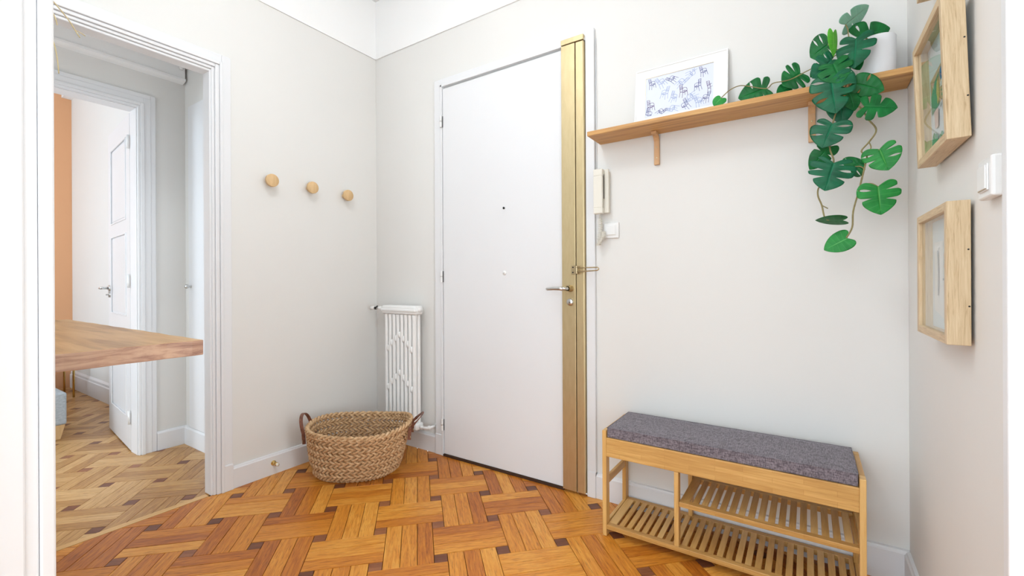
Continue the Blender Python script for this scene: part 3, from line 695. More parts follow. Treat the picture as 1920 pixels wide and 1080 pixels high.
# ------------------------------------------------------------------ shelf and brackets
sh = thing('wall_shelf', 'long narrow golden oak shelf on small wooden brackets on the back wall', 'shelf', (1.55,0,1.627))
ZS0, ZS1, YS = 1.627, 1.646, -.150
obj('shelf_board', B(((0,YS,0),(RW-.002-1.55,-.0008,ZS1-ZS0))), M['shelf'], sh, bevel=.0015)
for xb in (1.809, 2.358):
    mb = MB(); x = xb-1.55
    path = [(x,-.060,-.0065),(x,-.045,-.0070),(x,-.030,-.0085),(x,-.018,-.016),(x,-.0095,-.030),(x,-.0085,-.050),(x,-.0085,-.132)]
    mb.strap(path, (1,0,0), .022, .012)
    b_ = obj('shelf_bracket', mb, M['shelf_z'], sh, bevel=.0015)
    for z in (-.058,-.103): obj('screw', MB().lathe([(.0001,-.0012),(.0028,-.001),(.003,0)], (x,-.0146,z), 10, (0,1,0)), M['agedbrass'], b_)

# ------------------------------------------------------------------ picture on the shelf
PX0, PX1 = 1.7225, 2.088; PW = PX1-PX0; PH = .265
pf = thing('framed_print', 'white framed print of blue chair sketches leaning on the wall shelf', 'picture', ((PX0+PX1)/2,-.040,ZS1+.0008))
pf.rotation_euler = (math.radians(-7), 0, 0)
hw = PW/2; fw_ = .007
mb = B(((-hw,-.008,0),(hw,.006,fw_)), ((-hw,-.008,PH-fw_),(hw,.006,PH)), ((-hw,-.008,fw_),(-hw+fw_,.006,PH-fw_)), ((hw-fw_,-.008,fw_),(hw,.006,PH-fw_)))
obj('picture_frame', mb, M['paper'], pf, bevel=.001)
wx0, wx1, wz0, wz1 = 1.767-(PX0+PX1)/2, 2.036-(PX0+PX1)/2, .045, .2215
mb = B(((-hw+fw_,-.0055,fw_),(wx0,-.003,PH-fw_)), ((wx1,-.0055,fw_),(hw-fw_,-.003,PH-fw_)), ((wx0,-.0055,fw_),(wx1,-.003,wz0)), ((wx0,-.0055,wz1),(wx1,-.003,PH-fw_)))
obj('mat_board', mb, M['paper'], pf)
pr = obj('print_sheet', B(((wx0-.004,-.0029,wz0-.004),(wx1+.004,-.002,wz1+.004))), M['print'], pf)
obj('backing_board', B(((-hw+fw_,-.0018,fw_),(hw-fw_,.0055,PH-fw_))), M['frame_y'], pf)
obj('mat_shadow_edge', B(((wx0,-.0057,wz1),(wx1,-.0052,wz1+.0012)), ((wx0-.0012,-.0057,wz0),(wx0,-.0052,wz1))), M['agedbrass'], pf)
def stroke(mb, pts, w=.0016):
    for a, b in zip(pts, pts[1:]):
        d = Vector(b)-Vector(a)
        if d.length < 1e-6: continue
        n = Vector((-d.y, d.x)).normalized()*w/2; e = d.normalized()*w*.4; a2 = Vector(a)-e; b2 = Vector(b)+e
        q = [a2+n, a2-n, b2-n, b2+n]
        if all(wx0+.001 < t.x < wx1-.001 and wz0 < t.y < wz1-.001 for t in q):
            mb.add([(t.x,-.00305,t.y) for t in q], [(0,1,2,3)])
def chair(mb, cx, cz, s, rot, flip):
    R_ = Matrix.Rotation(rot, 2); 
    def T(L): return [tuple(Vector((cx,cz))+R_ @ Vector((x*s*flip, y*s))) for x, y in L]
    for L in ([(-.5,-.2),(-.62,1.0)], [(-.1,-.3),(-.2,.95)], [(-.62,1.0),(-.2,.95)], [(-.6,.78),(-.18,.73)], [(-.58,.58),(-.16,.52)], [(-.56,.38),(-.14,.31)], [(-.54,.2),(-.12,.12)],
              [(-.5,-.2),(-.1,-.32),(.5,-.15),(.15,0),(-.5,-.2)], [(-.5,-.2),(-.62,-1.0)], [(-.1,-.32),(-.2,-1.15)], [(.5,-.15),(.62,-.95)], [(.15,-.05),(.22,-.75)],
              [(-.1,-.38),(.5,-.22)], [(-.14,.35),(.1,.45),(.42,.35),(.5,.1),(.48,-.15)], [(-.5,.3),(-.3,.4),(0,.38)]):
        stroke(mb, T(L))
random.seed(21)
lay = [(.10,.85,.1,1,0),(.30,.55,-.15,-1,2),(.09,.30,.05,1,1),(.06,.10,-.3,1,0),(.40,.86,.9,1,0),(.55,.72,-.8,-1,2),(.58,.50,0,1,1),(.60,.14,.5,-1,0),(.42,.12,1.1,1,2),(.78,.55,.1,-1,0),(.86,.86,.15,1,0),(.80,.17,.25,1,2),(.97,.45,.1,1,1),(.25,.10,-.9,-1,0),(.24,.84,.5,1,2),(.44,.40,-.3,1,2),(.70,.88,-1.2,1,2),(.90,.22,-.2,-1,0),(.68,.30,1.9,1,2)]
mbs = [MB(), MB(), MB()]
for fx, fz, ro, fp, k in lay:
    chair(mbs[k], wx0+fx*(wx1-wx0), wz0+fz*(wz1-wz0), random.uniform(.022,.028), ro, fp)
for mb, m_ in zip(mbs, ('ink','ink2','ink3')): obj('chair_drawing', mb, M[m_], pr)['kind'] = 'stuff'

# ------------------------------------------------------------------ box frames on the right wall
M['art_bg'] = mat('art_paper', (.70,.76,.78), .6); M['art_tan'] = mat('art_tan', (.58,.40,.24), .6); M['art_green'] = mat('art_green', (.10,.34,.20), .6)
M['art_teal'] = mat('art_teal', (.06,.32,.36), .6); M['art_blue'] = mat('art_blue', (.05,.17,.38), .6); M['art_yel'] = mat('art_yellow', (.62,.46,.15), .6)
M['art_white'] = mat('art_white', (.80,.80,.78), .6); M['art_grey'] = mat('art_grey', (.40,.42,.44), .6); M['art_or'] = mat('art_orange', (.72,.38,.22), .6)
M['art_pink'] = mat('art_pink', (.74,.56,.48), .6)
def boxframe(label, y0, y1, z0, z1, art, lean=0.0):
    w = y1-y0; h = z1-z0; DP = .036; bw = .0175
    t = thing('box_frame', label, 'picture', (RW-.006,(y0+y1)/2,z0), 'oak box frames on the right wall')
    t.rotation_euler = (0, -lean, 0)
    # local: x towards the wall +, face at x=-DP
    obj('side_panel', B(((-DP,-w/2,0),(0,-w/2+bw,h))), M['frame_z'], t, bevel=.0012)
    obj('side_panel', B(((-DP,w/2-bw,0),(0,w/2,h))), M['frame_z'], t, bevel=.0012)
    obj('bottom_panel', B(((-DP,-w/2+bw,0),(0,w/2-bw,bw))), M['frame_y'], t, bevel=.0012)
    obj('top_panel', B(((-DP,-w/2+bw,h-bw),(0,w/2-bw,h))), M['frame_y'], t, bevel=.0012)
    obj('hook', MB().lathe([(.0001,-.001),(.0017,0)], (-.004,-w/2-.0005,h*.66), 8, (0,1,0)), M['black'], t)
    obj('hook', MB().lathe([(.0001,-.001),(.0017,0)], (-.003,-w/2-.0005,h*.27), 8, (0,1,0)), M['black'], t)
    pr = obj('artwork', B(((-.010,-w/2+bw,bw),(-.006,w/2-bw,h-bw))), M['art_bg'], t)
    obj('spacer', B(((-.028,-w/2+bw,bw),(-.010,-w/2+bw+.004,h-bw)), ((-.028,w/2-bw-.004,bw),(-.010,w/2-bw,h-bw))), M['frame_z'], t)
    iw, ih = w-2*bw, h-2*bw; lay = 0
    for m_, poly in art:       # poly in 0..1 (x=far 0 .. near 1, y bottom..top)
        lay += 1; mb = MB(); xx = -.0102-.00025*lay
        pts = [(xx, (w/2-bw)-px*iw, bw+py*ih) for px, py in poly]
        mb.add(pts, [tuple(range(len(pts)))]); obj('paint_patch', mb, M[m_], pr)
    mb = MB(); mb.add([(-.0295,-w/2+bw,bw),(-.0295,w/2-bw,bw),(-.0295,w/2-bw,h-bw),(-.0295,-w/2+bw,h-bw)], [(0,1,2,3)]); obj('glass_pane', mb, M['glass'], t)
    return t
def blob(cx, cy, rx, ry, n=14, s=0):
    return [(cx+rx*math.cos(2*math.pi*i/n)*(1+.18*math.sin(3*i+s)), cy+ry*math.sin(2*math.pi*i/n)*(1+.18*math.cos(2*i+s))) for i in range(n)]
art1 = [('art_tan', [(.06,.40),(.92,.44),(.92,.76),(.06,.70)]), ('art_teal', [(.48,.43),(.92,.46),(.92,.75),(.48,.73)]), ('art_green', [(.08,.38),(.36,.41),(.30,.56),(.40,.68),(.20,.64),(.08,.55)]),
        ('art_yel', blob(.34,.53,.05,.11)), ('art_blue', blob(.55,.64,.12,.07,s=1)), ('art_yel', blob(.68,.66,.05,.04,s=2)), ('art_green', blob(.64,.47,.16,.05,s=2)),
        ('art_white', blob(.56,.55,.12,.035,s=3)), ('art_white', blob(.70,.52,.08,.03,s=1)), ('art_pink', [(.22,.22),(.34,.22),(.36,.38),(.20,.38)]), ('art_grey', [(.46,.34),(.66,.40),(.60,.42),(.44,.37)]),
        ('art_green', blob(.20,.10,.12,.09,s=4)), ('art_green', blob(.44,.08,.10,.06,s=1)), ('art_teal', [(.62,.12),(.66,.12),(.70,.2),(.62,.3),(.60,.3),(.67,.2)])]
art2 = [('art_white', [(.10,.16),(.44,.10),(.44,.80),(.10,.80)]), ('art_white', [(.52,.5),(.93,.5),(.93,.90),(.52,.86)]), ('art_pink', [(.46,.06),(.80,.06),(.80,.44),(.46,.44)]), ('art_or', [(.50,.08),(.62,.08),(.66,.36),(.52,.36)]),
        ('art_grey', [(.24,.30),(.28,.30),(.30,.52),(.26,.72),(.22,.72),(.25,.52)]), ('art_or', blob(.60,.62,.12,.12,s=2)), ('art_grey', [(.44,.44),(.90,.44),(.90,.46),(.44,.46)]),
        ('art_grey', [(.70,.46),(.74,.46),(.76,.64),(.64,.78),(.62,.76),(.72,.64)]), ('art_tan', blob(.58,.84,.05,.07,s=3))]
boxframe('pale oak box frame with a green and teal collage, upper one fully in view', -.711, -.424, 1.282, 1.580, art1, .03)
boxframe('pale oak box frame with a grey and orange figure print, lowest on the right wall', -.703, -.414, .868, 1.158, art2, .0)
boxframe('pale oak box frame cut off by the top edge of the view', -.711, -.424, 1.700, 1.99, art2, .0)

# ------------------------------------------------------------------ plant in pot
pot = thing('plant_pot', 'plain white cylindrical pot at the right end of the wall shelf', 'pot', (2.532,-.082,ZS1+.0006))
obj('pot_body', MB().lathe([(.0001,0),(.046,0),(.0485,.003),(.0495,.126),(.0485,.128),(.0455,.127),(.0445,.100),(.0001,.098)], (0,0,0), 48), M['ceramic'], pot, smooth=True, auto=True)
obj('soil', MB().lathe([(.0001,.104),(.044,.102),(.044,.100)], (0,0,0), 24), M['subfloor'], pot)
LEAVES = [
((2.449,-0.130,1.830),(2.514,-0.100,1.885),0.069,'pale',0.15,55),
((2.480,-0.110,1.788),(2.566,-0.090,1.801),0.097,'mid',0.10,0),
((2.474,-0.160,1.762),(2.466,-0.192,1.662),0.104,'deep',0.25,0),
((2.402,-0.120,1.782),(2.353,-0.110,1.758),0.096,'mid',0.10,0),
((2.415,-0.170,1.794),(2.417,-0.180,1.716),0.038,'lime',0.20,35),
((2.412,-0.160,1.713),(2.359,-0.170,1.664),0.086,'deep',0.25,0),
((2.414,-0.180,1.691),(2.434,-0.200,1.620),0.096,'mid',0.15,0),
((2.408,-0.190,1.638),(2.419,-0.210,1.524),0.122,'deep',0.20,0),
((2.411,-0.190,1.497),(2.383,-0.200,1.423),0.115,'deep',0.15,0),
((2.401,-0.160,1.432),(2.350,-0.160,1.366),0.069,'mid',0.20,20),
((2.413,-0.210,1.367),(2.390,-0.210,1.283),0.127,'deep',0.15,0),
((2.457,-0.170,1.354),(2.489,-0.170,1.374),0.078,'mid',0.20,0),
((2.475,-0.175,1.614),(2.541,-0.170,1.580),0.070,'mid',0.15,15),
((2.491,-0.200,1.531),(2.569,-0.200,1.512),0.085,'mid',0.15,10),
((2.527,-0.190,1.396),(2.548,-0.190,1.330),0.097,'light',0.10,0),
((2.523,-0.190,1.283),(2.530,-0.190,1.197),0.107,'light',0.10,0),
((2.447,-0.190,1.130),(2.387,-0.190,1.096),0.067,'light',0.10,0),
((2.435,-0.200,1.187),(2.364,-0.190,1.192),0.074,'mid',0.10,80),
((2.219,-0.070,1.699),(2.129,-0.080,1.681),0.097,'mid',0.10,0),
((2.324,-0.080,1.724),(2.271,-0.090,1.691),0.104,'mid',0.10,0),
((2.072,-0.090,1.691),(2.048,-0.100,1.665),0.053,'light',0.20,20),
((2.288,-0.060,1.690),(2.252,-0.070,1.675),0.050,'mid',0.10,0),
((2.470,-0.150,1.707),(2.483,-0.158,1.662),0.041,'mid',0.10,0),
((2.432,-0.172,1.571),(2.438,-0.172,1.498),0.078,'deep',0.25,20),
((2.394,-0.110,1.725),(2.353,-0.110,1.690),0.050,'mid',0.10,0),
((2.453,-0.170,1.605),(2.470,-0.170,1.533),0.064,'mid',0.20,10)]
OUT = [(0,0),(.16,-.13),(.34,-.20),(.50,-.15),(.60,.0),(.625,.18),(.60,.36),(.53,.53),(.41,.70),(.24,.86),(.10,.95),(0,1)]
def cr(P, t):
    n = len(P)-1; x = min(n-1e-6, t*n); i = int(x); u = x-i
    p0 = P[max(i-1,0)]; p1 = P[i]; p2 = P[i+1]; p3 = P[min(i+2,n)]
    return tuple(.5*((2*p1[k])+(-p0[k]+p2[k])*u+(2*p0[k]-5*p1[k]+4*p2[k]-p3[k])*u*u+(-p0[k]+3*p1[k]-3*p2[k]+p3[k])*u**3) for k in (0,1))
def leaf_mesh(B_, T_, width, curl, twist, seed, tone='mid'):
    rn = random.Random(seed); B_ = Vector(B_); T_ = Vector(T_)
    fwdl = T_-B_; L = fwdl.length; y = fwdl.normalized(); view = (CAMP-B_).normalized()
    view = (view+Vector((rn.uniform(-.2,.2), rn.uniform(-.1,.1), .25+rn.uniform(-.1,.2)))).normalized()
    nrm = (view-y*view.dot(y)).normalized(); nrm = Matrix.Rotation(math.radians(twist)*(1 if rn.random() > .5 else -1), 3, y) @ nrm
    x = y.cross(nrm)
    NC_ = 9; half = width/2/.62; mb = MB(); v = []; f = []; uv = []
    for sd in (-1, 1):
        nsl = 3 if width > .12 else (2 if width > .08 else (1 if width > .045 and not (tone == 'light' and width < .07) and twist < 60 else 0))
        c0 = {0: [], 1: [.47], 2: [.38,.60], 3: [.33,.50,.67]}[nsl]
        slits = [(c+rn.uniform(-.03,.03), rn.uniform(.26,.42), rn.random() > .35) for c in c0]
        cuts = [0]+[c for c, _, _ in slits]+[1]
        for q in range(len(cuts)-1):
            ta, tb = cuts[q], cuts[q+1]; nr = max(6, int((tb-ta)*46)); base = len(v)
            sa = slits[q-1] if q > 0 else None; sb = slits[q] if q < len(slits) else None
            def gapw(sl, w):
                if sl is None or w <= sl[1]: return 0
                k = (w-sl[1])/(1-sl[1])
                return .023*k**.6*(1+.5*k) if sl[2] else .026*math.sin(math.pi*min(1, k*1.12))**.8 if k*1.12 < 1 else 0
            for i in range(nr+1):
                u = i/nr
                for j in range(NC_+1):
                    w = j/NC_; a0 = ta+gapw(sa, w); b0 = tb-gapw(sb, w); t = a0+(b0-a0)*u
                    # rounded lobe ends
                    e = 0
                    if sa and sa[2]: e += (max(0, 1-u/.35))**2.4
                    if sb and sb[2]: e += (max(0, 1-(1-u)/.35))**2.4
                    w2 = w*(1-.13*e*w*w)
                    ox, oy = cr(OUT, t); my = max(0.0, (t-.22)/.78)**1.25
                    px_ = ox*w2; py_ = my+(oy-my)*(w2**1.12)
                    z = -curl*(px_/.62)**2*.30-.18*curl*py_**2*1.2+.010*math.sin(t*42)*w2*(1-w2)*2+.025*abs(px_)**.6
                    v.append(B_+x*(sd*px_*half)+y*(py_*L)+nrm*(z*max(L,width))); uv.append((w, t))
            for i in range(nr):
                for j in range(NC_):
                    f.append((base+i*(NC_+1)+j, base+i*(NC_+1)+j+1, base+(i+1)*(NC_+1)+j+1, base+(i+1)*(NC_+1)+j))
    mb.add(v, f, [[uv[k] for k in g] for g in f])
    return mb
pl = thing('trailing_monstera', 'artificial split-leaf vine trailing over and below the oak shelf', 'plant', (2.46,-.15,1.70))
o0 = Vector((2.46,-.15,1.70))
def Lc(mb):
    for i, v_ in enumerate(mb.v): mb.v[i] = tuple(Vector(v_)-o0)
    return mb
for k, (b_, t_, w_, tone, curl, tw) in enumerate(LEAVES):
    mb = leaf_mesh(b_, t_, w_, curl, tw, 100+k, tone)
    me = Lc(mb).mesh('leaf', True)
    lf = link('leaf', me, M['leaf_'+tone], pl)
    bmm = bmesh.new(); bmm.from_mesh(me); bmesh.ops.remove_doubles(bmm, verts=bmm.verts, dist=2e-5); bmesh.ops.recalc_face_normals(bmm, faces=bmm.faces); bmm.to_mesh(me); bmm.free(); me.shade_smooth()
    so = lf.modifiers.new('solid', 'SOLIDIFY'); so.thickness = .0007
    if tone == 'pale': lf['label'] = 'pale grey-green leaf seen from below'
    if tone == 'lime': lf['label'] = 'small lime-green young leaf'
    if tone == 'light': lf['label'] = 'bright green leaf'
V = dict(
main=[(2.522,-0.110,1.736),(2.500,-0.135,1.768),(2.475,-0.165,1.730),(2.461,-0.172,1.690),(2.456,-0.172,1.641),(2.457,-0.165,1.605),(2.467,-0.160,1.559),(2.486,-0.159,1.540),(2.502,-0.162,1.503),(2.522,-0.165,1.464),(2.505,-0.168,1.430),(2.485,-0.171,1.403),(2.498,-0.174,1.384),(2.493,-0.177,1.354),(2.477,-0.181,1.276),(2.463,-0.184,1.215),(2.460,-0.187,1.165),(2.445,-0.190,1.132)],
br1=[(2.504,-0.170,1.427),(2.508,-0.176,1.408),(2.500,-0.178,1.385),(2.527,-0.190,1.396)],
br2=[(2.477,-0.181,1.278),(2.491,-0.187,1.294),(2.508,-0.188,1.295),(2.523,-0.190,1.283)],
br3=[(2.493,-0.178,1.342),(2.480,-0.175,1.355),(2.457,-0.170,1.354)],
leftv=[(2.456,-0.172,1.641),(2.432,-0.173,1.570),(2.412,-0.176,1.501),(2.404,-0.179,1.427),(2.414,-0.182,1.373),(2.388,-0.185,1.309),(2.374,-0.188,1.298),(2.372,-0.191,1.272),(2.382,-0.194,1.240),(2.389,-0.197,1.201),(2.400,-0.200,1.190)],
br4=[(2.382,-0.194,1.240),(2.398,-0.195,1.228)],
shelfv=[(2.488,-0.120,1.770),(2.414,-0.110,1.741),(2.339,-0.098,1.717),(2.292,-0.097,1.702),(2.244,-0.096,1.703),(2.221,-0.094,1.690),(2.159,-0.093,1.715),(2.133,-0.092,1.722),(2.102,-0.091,1.714),(2.072,-0.090,1.691)],
pet1=[(2.470,-0.135,1.760),(2.458,-0.130,1.785),(2.455,-0.130,1.812),(2.449,-0.130,1.830)],
pet3=[(2.485,-0.130,1.763),(2.442,-0.125,1.749),(2.402,-0.120,1.782)],
pet4=[(2.478,-0.160,1.548),(2.485,-0.180,1.534),(2.491,-0.200,1.531)],
pet5=[(2.466,-0.165,1.700),(2.433,-0.155,1.709),(2.412,-0.160,1.713)])
def smoothp(P):
    out = []; n = len(P)-1
    for i in range(n):
        for k in range(5):
            t = (i+k/5)/n; q = [0,0,0]
            u = k/5; p0 = P[max(i-1,0)]; p1 = P[i]; p2 = P[i+1]; p3 = P[min(i+2,n)]
            out.append(tuple(.5*((2*p1[a])+(-p0[a]+p2[a])*u+(2*p0[a]-5*p1[a]+4*p2[a]-p3[a])*u*u+(-p0[a]+3*p1[a]-3*p2[a]+p3[a])*u**3) for a in range(3)))
    return out+[P[-1]]
for nm, P_ in V.items():
    r_ = .0024 if nm in ('main','leftv') else .0017
    obj('vine_stem' if nm in ('main','leftv','shelfv') else 'petiole', Lc(MB().tube(smoothp(P_), r_, 6)), M['stem'], pl, smooth=True)

# ------------------------------------------------------------------ console slab and dried stalks
tb = thing('console_slab', 'thick raw wooden console top with rough end grain in front of the left doorway', 'console table', (.09,FY,.87))
SX, SY, ST = 1.188-.09, -1.478-FY, .034
mb = MB(); nseg = 26
random.seed(3)
# slab with a slightly wavy sawn end and edge
def edge(i, n, a): return a*(.0016*math.sin(i*1.7)+.0012*math.sin(i*.61+2))
top = []; N1, N2 = 30, 12
pts = [(0.0,0.003),(0.0,SY)]+[(SX*i/N1, SY+edge(i,N1,1)) for i in range(1, N1)]+[(SX,SY)]+[(SX-.026*0+edge(i,N2,1.2)-.0, SY*(1-i/N2)) for i in range(1, N2)]+[(SX,0.003)]
mb.prism(pts, -ST, 0, 'z')
o = obj('slab', mb, M['slab_top'], tb, bevel=.0016)
o.data.materials.append(M['slab_end'])
for p_ in o.data.polygons:
    if p_.normal.x > .6: p_.material_index = 1
obj('wall_cleat', B(((.05,.002,-ST-.04),(SX-.10,.030,-ST-.0005))), M['slab_top'], tb)
vs = thing('floor_vase', 'slim vase standing on the wooden console behind the jamb', 'vase', (.22,-1.675,.8705))
obj('vase_body', MB().lathe([(.0001,0),(.030,0),(.040,.05),(.042,.12),(.030,.20),(.018,.25),(.020,.27),(.016,.27),(.014,.24),(.0001,.23)], (0,0,0), 32), M['ceramic'], vs, smooth=True)
dg = thing('dried_grass_bunch', 'thin dried straw stalks drooping in at the top left corner', 'dried grass', (.22,-1.675,1.12))
for k, P_ in enumerate([
    [(.22,-1.675,1.12),(.22,-1.66,1.55),(.23,-1.62,1.90),(.24,-1.575,1.985),(.25,-1.545,1.945),(.25,-1.507,1.900),(.25,-1.488,1.868),(.25,-1.477,1.850)],
    [(.225,-1.67,1.12),(.22,-1.655,1.60),(.235,-1.60,1.93),(.245,-1.56,1.935),(.25,-1.54,1.895),(.25,-1.533,1.867)],
    [(.215,-1.67,1.12),(.22,-1.655,1.50),(.235,-1.60,1.80),(.245,-1.565,1.84),(.25,-1.545,1.815),(.25,-1.534,1.76),(.25,-1.530,1.706)]]):
    st = obj('dried_stalk', MB().tube([(q[0]-.22,q[1]+1.675,q[2]-1.12) for q in smoothp(P_)], lambda t: .0022-.0006*t, 6), M['straw'], dg, smooth=True)
    if k == 0: obj('side_tip', MB().tube([(.03,.187,.750),(.03,.200,.748),(.03,.212,.742)], .0014, 6), M['straw'], st, smooth=True)

# ------------------------------------------------------------------ corridor and bedroom beyond
HX = -.91; RY = -.738; CZ = 2.335
struct('wall_corridor', B(((HX-.10,-.98,0),(HX,-.66,CZ)), ((HX-.10,-1.90,2.023),(HX,-.98,CZ)), ((HX-.10,BK,0),(HX,-1.90,CZ))), M['wall'], 'far corridor wall with the bedroom doorway', 'wall')
struct('corridor_light_blocker', B(((HX,-2.10,1.92),(-.0605,-2.0,CZ-.001))), M['wall'], 'unseen beam added across the corridor to block high light from its ceiling', 'wall')  # unseen beam added to keep high light off the corridor ceiling
struct('wall_corridor_end', B(((HX+.0005,RY,0),(-.0605,RY+.08,CZ))), M['wall'], 'short corridor end wall right of the bedroom doorway', 'wall')
struct('ceiling_2', B(((HX-.10,BK,CZ),(-.0605,-.65,2.82))), M['ceiling'], 'low corridor ceiling seen through the left doorway', 'ceiling')
mb = MB(); mb.prism([(HX+.0005,CZ-.001),(HX+.040,CZ-.001),(HX+.040,2.268),(HX+.050,2.262),(HX+.050,2.250),(HX+.030,2.242),(HX+.0005,2.238)], -1.8, RY-.012, 'y')
struct('trim_9', mb, M['ceiling'], 'white cornice box under the corridor ceiling', 'trim')
sp = obj('ceiling_hook_disc', MB().lathe([(.0001,-.022),(.010,-.020),(.012,-.010),(.012,0)], (-.86,RY-.035,CZ-.0005), 20), M['plastic'], smooth=True)
sp['label'] = 'small round white fitting under the corridor ceiling corner'; sp['category'] = 'ceiling fitting'
mb = MB()
for o0_, o1_, pr_ in ((.062,.086,.014),(.03,.062,.017),(.012,.03,.024),(0,.012,.016)):
    ya = -.98+o0_; yb = -.98+o1_
    mb.box((HX+.0005,ya,0),(HX+pr_,yb,2.023+o1_)); mb.box((HX+.0005,-1.9,2.023+o0_),(HX+pr_,ya,2.023+o1_))
mb.box((HX-.10,-.984,0),(HX+.0005,-.98,2.027)); mb.box((HX-.10,-1.9,2.019),(HX,-.984,2.023)); mb.box((HX-.10,-1.9,0),(HX,-1.896,2.02))
struct('trim_10', mb, M['white'], 'white moulded casing of the bedroom doorway', 'door frame', bevel=.0025)
mb = MB(); mb.prism([(HX+.0005,0),(HX+.016,0),(HX+.016,.100),(HX+.010,.110),(HX+.0005,.112)], -.893, RY-.001, 'y')
mb.prism([(RY-.0005,0),(RY-.016,0),(RY-.016,.100),(RY-.010,.110),(RY-.0005,.112)], HX+.001, -.0615, 'x')
struct('baseboard_corridor', mb, M['white'], 'white baseboard around the corridor corner', 'baseboard')
cd = struct('door_3', B(((-.835,RY-.012,.113),(-.10,RY-.0005,2.085))), M['white'], 'flush white closet door in the corridor end wall', 'door', bevel=.003)
obj('door_knob', MB().lathe([(.008,0),(.006,-.012),(.012,-.018),(.014,-.028),(.009,-.034),(.0001,-.035)], (-.797,RY-.012,.98), 22, (0,1,0)), M['chrome'], cd, smooth=True)
# bedroom shell
struct('wall_bedroom', B(((-3.7,-.69,0),(HX-.1005,-.60,2.9))), M['wall'], 'white bedroom wall behind the open panelled door', 'wall')
struct('wall_bedroom_end', B(((-3.70,BK,0),(-3.60,-.6905,2.9))), M['peach'], 'peach painted end wall of the bedroom', 'wall')
struct('trim_11', B(((-3.599,BK,2.815),(-3.56,-.6905,2.899)), ((-3.599,-.76,2.78),(-1.05,-.6905,2.899))), M['ceiling'], 'white cornice in the bedroom', 'trim')
struct('ceiling_3', B(((-3.70,BK,2.9),(HX-.1005,-.6,2.96))), M['ceiling'], 'white bedroom ceiling', 'ceiling')
mb = MB(); mb.prism([(-.6905,0),(-.712,0),(-.712,.125),(-.705,.130),(-.705,.150),(-.6905,.165)], -3.598, -1.02, 'x')
struct('baseboard_bedroom', mb, M['white'], 'tall white baseboard along the bedroom wall', 'baseboard')
# open panelled door
dt = thing('door_2', 'open white panelled door with a steel lever, standing in the bedroom doorway', 'door', (-1.012,-.985,0))
dt['kind'] = 'structure'
dt.rotation_euler = (0,0,math.radians(-6.2))
# local: leaf runs along -x from the hinge; face at y=0, thickness to +y
LW, LH = .665, 2.012
stile = .10
obj('leaf_core', B(((-LW,.004,.008),(0,.036,LH))), M['white'], dt, bevel=.002)
pz = [(1.39,1.89),(.80,1.31),(.19,.70)]
zs = [.008,.19,.70,.80,1.31,1.39,1.89,LH]
mb = B(((-LW,0,.008),(-LW+stile,.004,LH)), ((-.10,0,.008),(0,.004,LH)))
for z0, z1 in ((.008,.19),(.70,.80),(1.31,1.39),(1.89,LH)): mb.box((-LW+stile,0,z0),(-.10,.004,z1))
obj('stile_frame', mb, M['white'], dt)
for z0, z1 in pz:
    xa, xb = -LW+stile, -.10
    p_ = obj('door_panel', B(((xa+.02,.0015,z0+.02),(xb-.02,.004,z1-.02))), M['white'], dt, bevel=.001)
    g_ = .009
    mb = B(((xa,-.005,z0),(xa+g_,.003,z1)), ((xb-g_,-.005,z0),(xb,.003,z1)), ((xa+g_,-.005,z0),(xb-g_,.003,z0+g_)), ((xa+g_,-.005,z1-g_),(xb-g_,.003,z1)))
    obj('panel_moulding', mb, M['white'], p_, bevel=.003)
hd = obj('lever_handle', MB().tube([(-LW+.055,0,.968),(-LW+.055,-.040,.968),(-LW+.060,-.052,.968),(-LW+.075,-.056,.968),(-LW+.155,-.054,.972)], lambda t: .008-.002*t, 10), M['chrome'], dt, smooth=True)
obj('handle_rose', MB().lathe([(.021,0),(.021,-.008),(.010,-.010)], (-LW+.055,-.0002,.968), 22, (0,1,0)), M['chrome'], hd, smooth=True)
obj('key_rose', MB().lathe([(.019,0),(.019,-.008),(.004,-.010),(.006,-.022),(.0001,-.023)], (-LW+.055,-.0002,.925), 22, (0,1,0)), M['chrome'], dt, smooth=True)
for z in (1.84,1.014,.205): obj('hinge', MB().cyl((.004,-.008,z-.04),(.004,-.008,z+.04),.006,n=12), M['plastic'], dt, smooth=True)
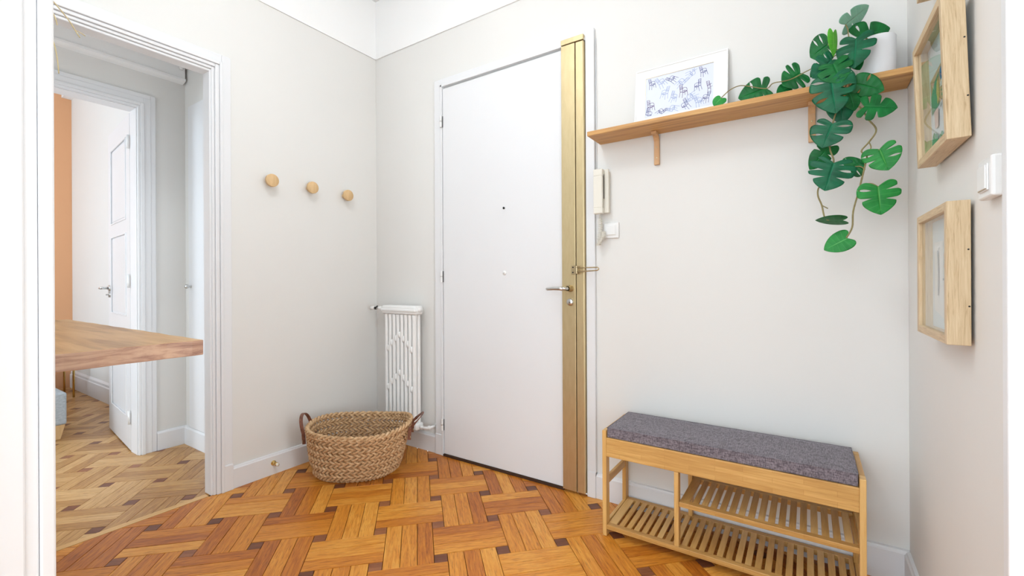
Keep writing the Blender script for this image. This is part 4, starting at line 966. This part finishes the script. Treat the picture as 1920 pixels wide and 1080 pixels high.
# bed with bedding
bd = thing('grey_bed', 'low grey upholstered bed corner with a pale wooden foot at the left', 'bed', (-1.64,-1.13,0))
obj('bed_base', B(((-1.9,-1.5,.095),(0,0,.300))), M['greyfab'], bd, bevel=.012, seg=3)
obj('side_seam', B(((-.004,-.16,.097),(.0015,-.155,.298))), M['greyfab'], bd)
for x, y in ((-.06,-.06),(-1.84,-.06),(-.06,-1.44),(-1.84,-1.44)):
    mb = MB(); a, b = .045, .034
    mb.add([(x-b,y-b,.0006),(x+b,y-b,.0006),(x+b,y+b,.0006),(x-b,y+b,.0006),(x-a-.01,y-a-.01,.095),(x+a+.008,y-a-.01,.095),(x+a+.008,y+a+.008,.095),(x-a-.01,y+a+.008,.095)],
           [(0,3,2,1),(4,5,6,7),(0,1,5,4),(1,2,6,5),(2,3,7,6),(3,0,4,7)])
    obj('foot', mb, M['knob'], bd)
pw_ = MB(); v = []; f = []; n1, n2 = 20, 12
for j in range(n2+1):
    for i in range(n1):
        a = 2*math.pi*i/n1; b = -math.pi/2+math.pi*j/n2
        r1 = abs(math.cos(b))**.5
        v.append((-.50+.42*r1*math.copysign(abs(math.cos(a))**.6, math.cos(a))*(1+.02*math.sin(7*a)), -.30+.20*r1*math.copysign(abs(math.sin(a))**.6, math.sin(a)), .414+.10*math.copysign(abs(math.sin(b))**.8, math.sin(b))+.008*math.sin(5*a+b*3)))
for j in range(n2):
    for i in range(n1): f.append((j*n1+i, j*n1+(i+1) % n1, (j+1)*n1+(i+1) % n1, (j+1)*n1+i))
for i_, p__ in enumerate(v): v[i_] = (p__[0]-1.64, p__[1]-1.13, p__[2])
pw_.add(v, f); pwo = obj('white_pillow', pw_, M['bedding'], None, smooth=True)
pwo['label'] = 'rumpled white pillow lying on the grey bed'; pwo['category'] = 'pillow'
sg = thing('side_table', 'slim brass-legged side table behind the grey bed', 'side table', (-3.05,-1.0,0))
for x, y in ((0,0),(-.3,0),(0,.2),(-.3,.2)): obj('leg', MB().cyl((x,y-.0,0.0006),(x,y,.44),.008,n=10), M['goldbrass'], sg, smooth=True)
obj('table_top', B(((-.33,-.03,.44),(.03,.23,.46))), M['black'], sg)
